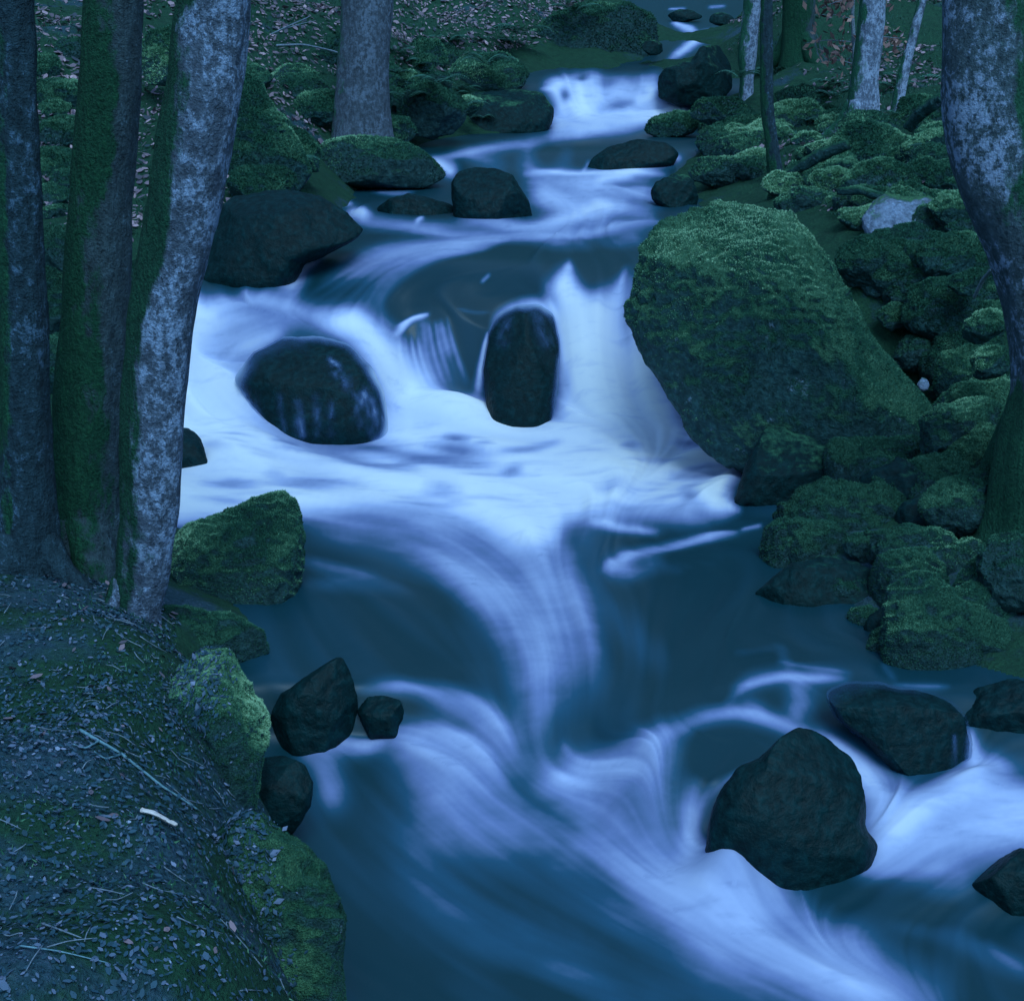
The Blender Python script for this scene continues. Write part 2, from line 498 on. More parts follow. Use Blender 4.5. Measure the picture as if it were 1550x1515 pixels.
S(.8, [(930, 262, 6), (960, 255, 8), (1000, 246, 8), (1030, 240, 6)])
S(.4, [(882, 262, 2), (892, 240, 3)])
S(.7, [(805, 270, 14), (830, 295, 22), (880, 315, 22), (930, 330, 16)])
S(.55, [(850, 275, 12), (920, 285, 16), (985, 300, 14), (1000, 310, 8)])
S(.55, [(960, 268, 5), (900, 278, 8)]); dark(.6, [(910, 283, 4), (950, 283, 4), (985, 282, 3)])
S(.65, [(990, 332, 9), (940, 318, 10), (900, 315, 10), (850, 335, 10), (800, 343, 8), (740, 338, 8), (690, 335, 8)])
S(.6, [(1000, 342, 7), (900, 352, 8), (800, 358, 8), (700, 352, 9), (620, 345, 8), (560, 338, 9), (525, 322, 8)])
S(.7, [(492, 298, 2), (512, 306, 4), (535, 308, 3)]); S(.7, [(530, 320, 9), (555, 330, 8)])
S(.3, [(560, 290, 2), (600, 293, 4), (630, 290, 2)]); S(.6, [(630, 338, 3), (640, 330, 3)])
# sheet over the round lip
for k in range(15):
    t = k / 14
    S((.30, .16, .42, .22)[k % 4] * (1 - .45 * t), [(775 - 40 * t, 361 + 22 * t, 3), (680 - 20 * t, 366 + 40 * t, 5), (575 + 10 * t, 390 + 62 * t, 5), (468 + 110 * t, 446 + 50 * t, 3)], 1.5)
S(.34, [(760, 361, 6), (660, 366, 8), (570, 386, 8), (485, 432, 6)])
S(.35, [(742, 425, 2.5), (728, 438, 2.5)], hard=3)
S(.7, [(490, 392, 5), (462, 404, 9), (446, 425, 12), (430, 445, 12)])
S(.22, [(800, 370, 8), (900, 372, 8), (980, 365, 8)])
dark(.5, [(800, 385, 14), (830, 400, 16)]); dark(.6, [(880, 385, 18), (940, 388, 18)])
# --- main falls
poly(.96, [(250, 452), (310, 452), (420, 452), (470, 462), (540, 478), (590, 510), (620, 560), (650, 602), (700, 602), (745, 612), (800, 634), (845, 622), (852, 560), (848, 480), (832, 440), (850, 410), (875, 432), (905, 448), (925, 440), (945, 412), (955, 415), (950, 470), (970, 530), (1002, 590), (1030, 640), (1080, 665), (1130, 690), (1115, 720), (1100, 745), (1095, 778), (1030, 772), (930, 775), (850, 792), (840, 830), (780, 830), (720, 795), (640, 772), (540, 772), (440, 782), (300, 792), (250, 800)], 11)
S(.6, [(1060, 680, 14), (1120, 690, 7)]); S(.7, [(1075, 740, 10), (1085, 765, 12), (1120, 775, 5)])
dark(.85, [(450, 585, 72), (500, 600, 72)], 3.5); dark(.85, [(455, 545, 60), (520, 560, 45)], 3)
dark(.42, [(300, 530, 10), (335, 510, 20), (400, 488, 15), (470, 490, 10)]); dark(.35, [(330, 540, 14), (380, 545, 18)])
S(.35, [(330, 550, 5), (370, 525, 6), (430, 503, 5)])
dark(.45, [(330, 478, 8), (380, 470, 10), (450, 476, 8)])
S(.9, [(480, 480, 14), (545, 498, 20), (585, 545, 22), (612, 600, 26)])
dark(.9, [(690, 525, 42), (695, 560, 38)], 4)
dark(.45, [(480, 440, 10), (560, 445, 20), (620, 440, 26), (700, 415, 30)])
S(.55, [(598, 506, 6), (612, 550, 18), (640, 595, 22)]); S(.5, [(640, 490, 8), (648, 540, 12), (665, 585, 12)])
S(.3, [(665, 490, 6), (680, 540, 8)])
for k in range(9):
    S((.55, .3, .65)[k % 3] * (1 - .06 * k), [(604 + 9 * k, 508 - 3.2 * k, 2), (608 + 10 * k, 545 - 2 * k, 3), (628 + 10 * k, 600 - 1.5 * k, 5)], taper=.3); S(.15, [(598, 506, 4), (622, 488, 3), (650, 480, 2)])
S(.2, [(690, 472, 2), (720, 476, 2), (745, 474, 2)])
dark(.95, [(790, 510, 48), (790, 575, 48)], 6)
S(.8, [(742, 500, 3), (752, 478, 5), (785, 461, 5), (820, 462, 8), (845, 480, 10), (855, 530, 9), (852, 590, 9)])
S(.75, [(740, 505, 3), (730, 550, 4), (722, 605, 7)])
S(.4, [(502, 548, 5), (520, 570, 5), (545, 600, 7), (580, 640, 9)]); S(.25, [(450, 615, 8), (460, 650, 10)]); S(.2, [(490, 620, 4), (492, 650, 6)])
dark(.8, [(905, 392, 16), (900, 415, 16), (893, 436, 9)])
S(.7, [(862, 396, 4), (858, 420, 9), (850, 445, 14)])
S(.7, [(948, 402, 4), (936, 430, 9), (920, 460, 14)])
S(.7, [(625, 600, 30), (700, 620, 16), (780, 640, 12)])
S(.55, [(960, 470, 8), (975, 540, 12), (1000, 600, 14), (1035, 650, 16)])
# streaky surface of the white pool
for (I, p) in [(.42, [(640, 676, 6), (690, 684, 9), (745, 690, 7)]), (.34, [(540, 668, 5), (600, 684, 6), (680, 700, 7), (760, 706, 6)]),
               (.3, [(500, 690, 8), (560, 705, 8), (640, 716, 7)]), (.32, [(670, 664, 4), (712, 670, 6)]), (.28, [(740, 690, 5), (800, 682, 5), (850, 672, 4)]),
               (.22, [(560, 742, 8), (480, 735, 9), (400, 735, 7)]), (.25, [(640, 740, 8), (700, 748, 9)]), (.3, [(760, 715, 6), (790, 710, 6)]),
               (.3, [(1020, 668, 5), (1080, 676, 6), (1130, 682, 5)]), (.3, [(1010, 715, 6), (1070, 720, 7), (1110, 712, 5)]), (.25, [(900, 745, 10), (960, 738, 12)]),
               (.35, [(1035, 745, 10), (1055, 765, 12)])]:
    dark(min(I * 1.45, .6), p)
for q_ in range(46):
    _x = random.uniform(300, 1090); _y = random.uniform(660, 770); _l = random.uniform(18, 70); _s = (_x - 720) * -0.0002
    dark(random.uniform(.08, .26), [(_x - _l, _y - _l * _s + 3, 2), (_x, _y, random.uniform(2, 5)), (_x + _l, _y + _l * _s + 2, 2)])
S(.35, [(440, 770, 20), (520, 780, 16), (620, 790, 20), (720, 800, 20)])
# --- middle pool
S(.32, [(470, 805, 16), (560, 815, 22), (660, 840, 28), (740, 880, 28)])
S(.22, [(455, 850, 8), (520, 862, 8), (580, 872, 6)]); S(.16, [(460, 885, 10), (560, 880, 14), (640, 885, 12)])
S(.38, [(700, 790, 44), (760, 820, 54), (810, 870, 54), (845, 930, 50), (855, 1000, 40)])
poly(.26, [(620, 790), (860, 790), (880, 860), (900, 960), (900, 1050), (800, 1060), (780, 960), (700, 870)], 40)
S(.25, [(760, 850, 40), (800, 930, 50), (820, 1010, 50), (810, 1070, 40)])
S(.22, [(640, 800, 40), (700, 870, 40), (760, 950, 40)])
S(.55, [(890, 795, 4), (940, 798, 7), (1000, 806, 5)]); S(.5, [(910, 860, 5), (960, 838, 7), (1040, 822, 5), (1120, 808, 4)])
S(.45, [(920, 862, 10), (950, 850, 14)]); S(.25, [(940, 870, 12), (1000, 850, 12)]); S(.35, [(1120, 805, 3), (1155, 797, 3)])
S(.3, [(880, 790, 14), (960, 780, 14), (1080, 790, 10)]); dark(.5, [(862, 812, 10), (880, 840, 12), (880, 880, 12)])
S(.15, [(905, 900, 20), (960, 960, 20), (1000, 1010, 20)]); S(.1, [(1000, 860, 10), (1100, 850, 10)])
# --- lower cascade, left and centre
S(.6, [(535, 1046, 5), (600, 1040, 8), (660, 1046, 10), (720, 1072, 14), (760, 1110, 16), (790, 1160, 18)])
S(.28, [(640, 1060, 16), (690, 1090, 20), (730, 1130, 22)]); S(.3, [(610, 1082, 5), (600, 1065, 4)])
S(.75, [(455, 1145, 10), (490, 1132, 15), (540, 1134, 10), (580, 1130, 6)]); S(.4, [(490, 1150, 18), (505, 1190, 22), (500, 1220, 20)])
S(.5, [(600, 1112, 14), (640, 1130, 22), (690, 1160, 34), (730, 1200, 38)]); S(.22, [(640, 1190, 24), (700, 1240, 34), (780, 1290, 36)])
S(.10, [(560, 1170, 26), (600, 1230, 30), (680, 1300, 30)])
S(.42, [(572, 1122, 7), (615, 1106, 12), (670, 1112, 16), (725, 1140, 18), (765, 1185, 18)], taper=.15)
S(.22, [(820, 1060, 30), (815, 1120, 28), (820, 1170, 26)]); dark(.45, [(890, 1085, 40), (900, 1125, 30)])
S(.4, [(850, 1125, 6), (862, 1150, 10), (880, 1165, 14)])
S(.72, [(820, 1185, 18), (880, 1178, 18), (940, 1172, 18), (975, 1180, 14)])
S(.6, [(830, 1195, 22), (890, 1225, 36), (950, 1275, 42), (1020, 1335, 46), (1100, 1395, 46), (1200, 1440, 46), (1310, 1490, 42), (1420, 1540, 40)])
S(.28, [(740, 1200, 24), (830, 1250, 30), (930, 1320, 34), (1060, 1400, 36), (1200, 1465, 40), (1330, 1520, 44)])
S(.12, [(760, 1290, 24), (900, 1380, 30), (1040, 1450, 34), (1200, 1520, 40)])
poly(.40, [(830, 1192), (880, 1165), (960, 1160), (985, 1200), (990, 1270), (1040, 1320), (1110, 1300), (1160, 1370), (1280, 1420), (1440, 1500), (1420, 1570), (1250, 1545), (1120, 1465), (980, 1365), (880, 1270)], 26)
poly(.24, [(575, 1118), (640, 1105), (720, 1130), (780, 1190), (880, 1290), (1000, 1385), (940, 1395), (800, 1310), (680, 1240), (600, 1180)], 28)
poly(.14, [(560, 1180), (700, 1260), (900, 1390), (1150, 1500), (900, 1500), (700, 1380), (560, 1260)], 40)
# arc over the hump and down its face
S(.62, [(930, 1200, 18), (960, 1150, 18), (1000, 1112, 14), (1050, 1090, 11), (1110, 1080, 9), (1170, 1092, 9), (1220, 1112, 10), (1290, 1150, 14), (1330, 1195, 20), (1365, 1235, 24)])
S(.5, [(1010, 1110, 14), (985, 1170, 22), (985, 1230, 24), (1010, 1300, 26)]); S(.3, [(1040, 1100, 10), (1022, 1160, 16), (1015, 1230, 18)])
S(.75, [(1142, 1150, 3), (1105, 1174, 5), (1070, 1205, 10), (1050, 1250, 15), (1035, 1310, 18)]); S(.5, [(1055, 1180, 10), (1040, 1240, 14)])
dark(.35, [(1085, 1125, 22), (1050, 1160, 18)])
S(.7, [(1040, 1325, 22), (1090, 1308, 34), (1135, 1330, 36), (1150, 1375, 36)], hard=3, taper=.1)
S(.45, [(1150, 1350, 30), (1210, 1400, 26), (1290, 1440, 20)])
S(.8, [(1100, 1062, 7), (1130, 1035, 7), (1185, 1024, 6), (1235, 1026, 6), (1285, 1030, 4)])
S(.45, [(1200, 1032, 9), (1215, 1060, 16), (1200, 1085, 12)]); S(.25, [(1130, 1055, 10), (1150, 1075, 12)])
S(.2, [(1180, 975, 8), (1190, 1000, 8), (1200, 1018, 6)]); S(.35, [(1176, 1000, 3), (1230, 1010, 3), (1290, 1022, 3)])
S(.15, [(1110, 985, 8), (1180, 978, 6)]); S(.2, [(1335, 1005, 4), (1355, 1030, 4)])
S(.7, [(1235, 1105, 10), (1300, 1165, 22), (1340, 1220, 26)]); dark(.35, [(1330, 1180, 6), (1365, 1225, 8)])
poly(.82, [(1310, 1245), (1370, 1215), (1420, 1185), (1470, 1172), (1560, 1185), (1700, 1190), (1700, 1290), (1560, 1285), (1480, 1302), (1400, 1312), (1330, 1318), (1290, 1330), (1335, 1280)], 22)
S(.5, [(1440, 1190, 20), (1480, 1185, 20)]); S(.85, [(1464, 1100, 6), (1472, 1130, 9), (1480, 1170, 14)]); S(.4, [(1440, 1130, 4), (1442, 1165, 5)]); S(.3, [(1500, 1148, 12), (1520, 1180, 12)])
S(.3, [(1350, 1038, 3), (1400, 1040, 4), (1440, 1040, 3)])
S(.4, [(1300, 1320, 10), (1380, 1312, 12), (1460, 1318, 12)]); S(.22, [(1400, 1340, 14), (1470, 1345, 16)])
S(.2, [(1340, 1400, 8), (1440, 1420, 10), (1560, 1480, 14)]); S(.25, [(1480, 1425, 6), (1560, 1475, 8)])
S(.05, [(480, 1300, 60), (600, 1400, 80), (760, 1500, 80)]); S(.22, [(800, 1462, 10), (900, 1480, 14), (1040, 1530, 16)]); S(.12, [(560, 1260, 40), (700, 1370, 40), (860, 1440, 40)])
S(.14, [(700, 1420, 12), (860, 1480, 16), (980, 1540, 20)])
# direction of slow parts that carry no foam
for p in [[(500, 880, 40), (520, 960, 60), (620, 1030, 40)], [(1050, 900, 60), (1010, 960, 60), (980, 1040, 50)], [(480, 1250, 30), (560, 1350, 60), (700, 1480, 60)],
          [(1550, 1330, 30), (1450, 1400, 40), (1400, 1500, 40)], [(560, 780, 30), (620, 800, 30), (720, 840, 30)]]:
    stroke(0.0, p)

for p in [[(290, 690, 40), (420, 722, 50), (560, 745, 50), (700, 770, 50), (790, 820, 40)], [(650, 625, 30), (760, 650, 40), (900, 665, 40)], [(560, 690, 40), (700, 705, 40), (840, 715, 40), (980, 705, 40)],
          [(1120, 700, 30), (1010, 735, 40), (900, 770, 50), (850, 830, 40)], [(330, 600, 30), (350, 650, 40), (420, 690, 40)], [(900, 450, 40), (905, 560, 50), (920, 640, 40)],
          [(1620, 1200, 40), (1480, 1225, 50), (1380, 1265, 40), (1290, 1330, 40)], [(1560, 1290, 30), (1420, 1320, 40), (1250, 1400, 40)]]:
    stroke(0.0, p, 2.0)
# silky threads: noise smeared along the flow
nrm = np.hypot(FLX, FLY) + 1e-9
fx, fy = FLX / nrm, FLY / nrm
fx = gblur(fx, 3); fy = gblur(fy, 3)
def lic(seed, fine, L):
    r = np.random.default_rng(seed)
    nz = gblur(r.standard_normal(GX.shape), fine)
    nz /= nz.std()
    acc = nz.copy(); wsum = 1.0
    nr_, nc_ = GX.shape
    for sgn in (1, -1):
        ii, jj = np.mgrid[0:nr_, 0:nc_].astype(float)
        for k in range(L):
            a = np.clip(ii.round().astype(int), 0, nr_ - 1); c = np.clip(jj.round().astype(int), 0, nc_ - 1)
            ii += sgn * fy[a, c] * 1.2; jj += sgn * fx[a, c] * 1.2
            a = np.clip(ii.round().astype(int), 0, nr_ - 1); c = np.clip(jj.round().astype(int), 0, nc_ - 1)
            g = math.cos(0.5 * math.pi * k / L)
            acc += g * nz[a, c]; wsum += g
    acc -= acc.mean()
    return acc / acc.std()
T1 = lic(1, 0.8, 30)
T2 = lic(2, 3.0, 34)
T3 = lic(3, 8.0, 40)
FOAM *= 1 - 0.20 * sstep(1000, 1120, GY) * (1 - 0.7 * sstep(1240, 1330, GX) * (1 - sstep(1300, 1360, GY)))
FOAM[:nreg] = 0.5 * FOAM[:nreg] + 0.5 * np.where(GY[:nreg] > 1000, gblur(FOAM, 4.0)[:nreg], FOAM[:nreg])
mid = FOAM * (1 - FOAM) * 4
FOAM2 = np.clip(FOAM + mid * (0.018 * T1 + 0.042 * T2 + 0.06 * T3) + (FOAM - 0.5).clip(0) * (0.01 * T1 + 0.03 * T2 + 0.05 * T3) - 0.02, 0, 1)
FOAM2 = FOAM2 + 0.012 * T2 + 0.02 * T3
_wp = at(GX, GY, 1.0 / INV)
CL = fbm(_wp * [2.2, 2.2, 2.2], 5, 91, 0.6)                      # patchy froth
CL2 = fbm(_wp * [5.0, 22.0, 22.0], 4, 95, 0.6)                  # short cross ripples
band = sstep(.05, .35, FOAM2)
FOAM2 = np.clip(FOAM2 + band * (0.20 * CL * (1.15 - FOAM2) + 0.05 * CL2 * (1.1 - FOAM2)) - 0.14 * (FOAM2 > .6) * np.clip(-CL2 - .1, 0, 1), 0, 1)

for a in [(.15, 1105, 1335, 55, 42), (.07, 660, 425, 130, 45), (.05, 1400, 1230, 90, 40), (.05, 950, 1210, 60, 40), (.10, 670, 625, 90, 26), (.08, 920, 655, 100, 24), (.06, 330, 690, 70, 30), (.04, 700, 1180, 70, 50), (.03, 500, 1140, 40, 20), (.05, 1480, 1190, 60, 22), (.05, 930, 190, 90, 10)]:
    mound(*a)
# relief of the current, in metres
D = 1.0 / INV
REL = MOUND + (0.006 * T2 + 0.012 * T3) * np.clip(D / 6, 0.5, 2.0) * (0.4 + FOAM2)
P = at(GX, GY, D)
WATER_P = P.copy()
P[..., 2] += REL

def edge(tab, rows):
    t = np.array(sorted(tab), float)
    return np.interp(rows, t[:, 0], t[:, 1])
LEFT = [(-60, 985), (30, 995), (80, 995), (105, 880), (125, 815), (195, 815), (215, 720), (235, 650), (270, 500), (310, 480), (350, 525), (390, 460), (440, 300), (500, 240), (700, 240), (800, 300), (900, 420), (1000, 410), (1150, 410), (1300, 480), (1515, 520), (1700, 560), (3300, 700)]
RIGHT = [(-60, 1120), (0, 1110), (50, 1095), (90, 1040), (150, 1050), (190, 1045), (220, 1010), (270, 1040), (340, 1010), (400, 990), (500, 975), (640, 1050), (690, 1135), (780, 1140), (850, 1190), (900, 1230), (1000, 1300), (1040, 1450), (1200, 1640), (1300, 1680), (1515, 1750), (3300, 2400)]
eL, eR = edge(LEFT, ROWS)[:, None], edge(RIGHT, ROWS)[:, None]
keep = (GX > eL - 150) & (GX < eR + 150)
fc = grid_faces(*GX.shape)[:, ::-1]
kf = keep.ravel()[fc].all(1)
fc = fc[kf]
used = np.unique(fc)
remap = np.full(GX.size, -1); remap[used] = np.arange(len(used))

b = NB('stream_water')
f = b.attr('foam')
colr = b.ramp(f, [(0.0, (0.004, 0.036, 0.050)), (0.18, (0.016, 0.082, 0.145)), (0.42, (0.165, 0.22, 0.41)), (0.72, (0.42, 0.50, 0.73)), (1.0, (0.79, 0.84, 0.88))])
b.set(Base_Color=colr, Roughness=b.rng(f, 0.0, 0.5, 0.38, 0.8))
b.set(**{'Specular IOR Level': b.rng(f, 0.0, 0.5, 0.3, 0.05)})
M['water'] = b.m
water = mesh_obj('stream_water', P.reshape(-1, 3)[used], remap[fc], M['water'], attrs={'foam': FOAM2.ravel()[used]})
tag(water, kind='structure')

# ------------------------------------------------------------------ ground sheet
def zs(y):
    return np.interp(y, [-40, 0, 4, 5.2, 9.3, 10, 16, 20, 30, 45, 100], [-.3, .0, .25, .6, .7, 1.6, 2.3, 3.1, 4.9, 14, 50])  # unseen far hill steepened to block bright sky reflected in the water
def xc(y):
    return np.interp(y, [-40, 0, 4, 5, 7, 10, 15, 20, 30, 100], [6, 2.2, 1.0, .7, .2, -.3, .1, 1.4, 4.2, 14])
def hw(y):
    return np.interp(y, [0, 4, 6, 9, 12, 16, 20, 30], [1.4, 1.5, 1.6, 1.9, 1.4, 1.2, 1.2, .6])
def trend(x, y):
    d = np.abs(x - xc(y)) - hw(y)
    bank = np.where(d > 0, 0.45 * np.clip(d, 0, 1.4) + 0.16 * np.clip(d - 1.4, 0, 6) + 0.42 * np.clip(d - 7.4, 0, 40), 0.18 * np.clip(d, -1.5, 0)) - 0.12
    back = 0.12 * np.clip(-y - 4, 0, 40)  # unseen rise behind the camera and outer banks, shaped to cut low sky light
    return zs(y) + bank + back

LAND = [  # px, row, distance
 (0, 1515, 2.5), (0, 1300, 3.1), (0, 1100, 3.85), (0, 950, 4.7), (0, 875, 5.25), (-250, 1200, 3.3), (-250, 950, 4.6), (120, 1400, 2.85), (200, 1300, 3.2), (300, 1300, 3.35), (360, 1300, 3.65),
 (200, 1515, 2.6), (350, 1515, 2.75), (450, 1515, 3.0), (200, 1100, 4.0), (320, 1100, 4.25), (100, 1000, 4.45), (200, 960, 4.8), (300, 1000, 4.8), (200, 930, 5.1), (100, 900, 5.2), (350, 960, 5.6), (420, 1420, 3.5), (320, 1200, 4.0), (340, 1130, 4.45),
 (0, 780, 6.2), (0, 700, 7.0), (100, 800, 6.6), (70, 600, 8.0), (70, 400, 10), (70, 300, 11.3), (70, 150, 13.2), (70, 0, 16), (-200, 300, 11.5), (-200, 0, 16), (-300, 600, 8),
 (230, 150, 13.6), (230, 300, 11.4), (230, 450, 10), (450, 30, 18), (450, 0, 19), (450, 150, 15.3), (420, 220, 13.3), (380, 300, 11.3), (600, 180, 17), (560, 230, 15), (700, 100, 20), (700, 0, 25), (620, 60, 20), (850, 60, 23), (900, 0, 28), (760, 170, 18.2), (-500, 0, 17),
 (1100, 200, 16.5), (1180, 130, 18.5), (1300, 180, 15.8), (1300, 100, 19.5), (1300, 0, 25), (1150, 0, 27), (1500, 200, 13.6), (1500, 0, 24), (1500, 100, 18), (1200, 270, 13.3), (1400, 270, 12), (1300, 400, 10.4), (1200, 330, 11.8), (1450, 500, 9.7), (1450, 640, 8.5),
 (1300, 720, 7.8), (1500, 800, 6.6), (1300, 860, 6.5), (1250, 800, 7.0), (1350, 950, 5.9), (1500, 950, 5.7), (1500, 1050, 5.35), (1650, 900, 5.9), (940, 40, 22.5), (960, 10, 25), (1140, 40, 21.5), (1145, 10, 24), (1700, 500, 8.6), (1800, 200, 13), (1620, 1150, 5.0), (1800, 0, 22), (1420, 1000, 5.6), (1220, 740, 7.9), (1750, 1250, 4.6)]
LP = np.array([at(*p) for p in LAND])
# bed: water surface minus depth, well inside the edges
bed = []
for r in list(range(0, 1560, 40)) + [1600, 1680, 1780, 1900, 2050, 2300, 2700]:
    i = int(np.argmin(abs(ROWS - r)))
    l, rr = float(edge(LEFT, r)), float(edge(RIGHT, r))
    for t in ((0.12, 0.3, 0.5, 0.7, 0.88) if r < 1100 else (0.015, 0.07, 0.14, 0.3, 0.5, 0.7, 0.88)):
        j = int(np.clip(np.argmin(abs(PX - (l + t * (rr - l)))), 0, len(PX) - 1))
        q = WATER_P[i, j].copy()
        if q[0] > 12: continue
        q[2] -= 0.32 if t in (.3, .5, .7) else 0.2
        bed.append(q)
CP_ = np.concatenate([LP, np.array(bed)])
res = CP_[:, 2] - trend(CP_[:, 0], CP_[:, 1])
def kern(a, bpts):
    s = 0.5 * (a[:, None, 1] + bpts[None, :, 1]).clip(2, 40) * 0.16 + 0.25
    d = np.hypot(a[:, None, 0] - bpts[None, :, 0], a[:, None, 1] - bpts[None, :, 1])
    return np.exp(-(d / s) ** 1.5)
K = kern(CP_, CP_)
WT = np.linalg.solve(K + 0.06 * np.eye(len(K)), res)
def base_ground(x, y):
    x = np.asarray(x, float); y = np.asarray(y, float)
    sh = x.shape
    q = np.stack([x.ravel(), y.ravel()], -1)
    out = trend(q[:, 0], q[:, 1])
    for s in range(0, len(q), 20000):
        e = slice(s, s + 20000)
        out[e] += kern(q[e], CP_) @ WT
    return out.reshape(sh)

def axis(lo, hi, fine, far_lo, far_hi):
    c = np.arange(lo, hi, fine)
    a = lo - np.cumsum(np.geomspace(fine, 6, 44)); a = a[a > far_lo]
    z = hi + np.cumsum(np.geomspace(fine, 6, 44)); z = z[z < far_hi]
    return np.concatenate([a[::-1], c, z])
gxs = axis(-7, 7.5, 0.055, -70, 70)
gys = np.concatenate([axis(1.8, 12, 0.055, -50, 12), np.arange(12, 32, 0.11), 32 + np.cumsum(np.geomspace(0.12, 6, 40))])
gys = np.unique(gys[gys < 110])
XX, YY = np.meshgrid(gxs, gys)
ZZ = base_ground(XX, YY)
q3 = np.stack([XX, YY, 0 * XX], -1)
ZZ += 0.07 * fbm(q3 * 1.7, 4, 5) + 0.035 * fbm(q3 * 7, 3, 9) * 1.0
# rough ground up the far slopes
ZZ += 0.28 * np.clip((YY - 11) / 8, 0, 1) * fbm(q3 * 0.9, 4, 21) * sstep(0, 1.5, np.abs(XX - xc(YY)) - hw(YY))
def ground_z(x, y):
    x = np.atleast_1d(np.asarray(x, float)); y = np.atleast_1d(np.asarray(y, float))
    i = np.clip(np.searchsorted(gxs, x) - 1, 0, len(gxs) - 2); j = np.clip(np.searchsorted(gys, y) - 1, 0, len(gys) - 2)
    a = (x - gxs[i]) / (gxs[i + 1] - gxs[i]); c = (y - gys[j]) / (gys[j + 1] - gys[j])
    return (ZZ[j, i] * (1 - a) + ZZ[j, i + 1] * a) * (1 - c) + (ZZ[j + 1, i] * (1 - a) + ZZ[j + 1, i + 1] * a) * c

b = NB('forest_floor')
co = b.pos()
n1 = b.noise(co, 1.3, 5); n2 = b.noise(co, 14, 5, 0.65); n3 = b.noise(co, 60, 4, 0.7)
litter = b.ramp(b.math('ADD', b.math('MULTIPLY', n2, .4), b.math('MULTIPLY', n3, .6)), [(0.32, (0.008, 0.035, 0.046)), (0.5, (0.030, 0.085, 0.12)), (0.66, (0.08, 0.13, 0.20)), (0.8, (0.2, 0.26, 0.4))])
moss_c = b.ramp(b.math('ADD', b.math('MULTIPLY', n2, .5), b.math('MULTIPLY', n3, .5)), [(0.3, (0.006, 0.032, 0.022)), (0.55, (0.016, 0.075, 0.042)), (0.75, (0.04, 0.14, 0.06))])
sep = b.n('ShaderNodeSeparateXYZ'); b.put(sep.inputs[0], co)
n1 = b.math('ADD', n1, b.rng(sep.outputs['Y'], 6.0, 8.0, 0.0, 0.13))
b.set(Base_Color=b.mix(b.rng(b.math('ADD', n1, b.math('MULTIPLY', n2, 0.3)), 0.55, 0.69), litter, moss_c), Roughness=0.9)
b.set(**{'Specular IOR Level': 0.2})
b.set(Normal=b.bump(b.math('ADD', b.math('MULTIPLY', n2, .5), b.math('MULTIPLY', n3, .5)), 1.0, 0.06))
M['ground'] = b.m
ground = mesh_obj('ground', np.stack([XX, YY, ZZ], -1).reshape(-1, 3), grid_faces(*XX.shape), M['ground'])
tag(ground, kind='structure')

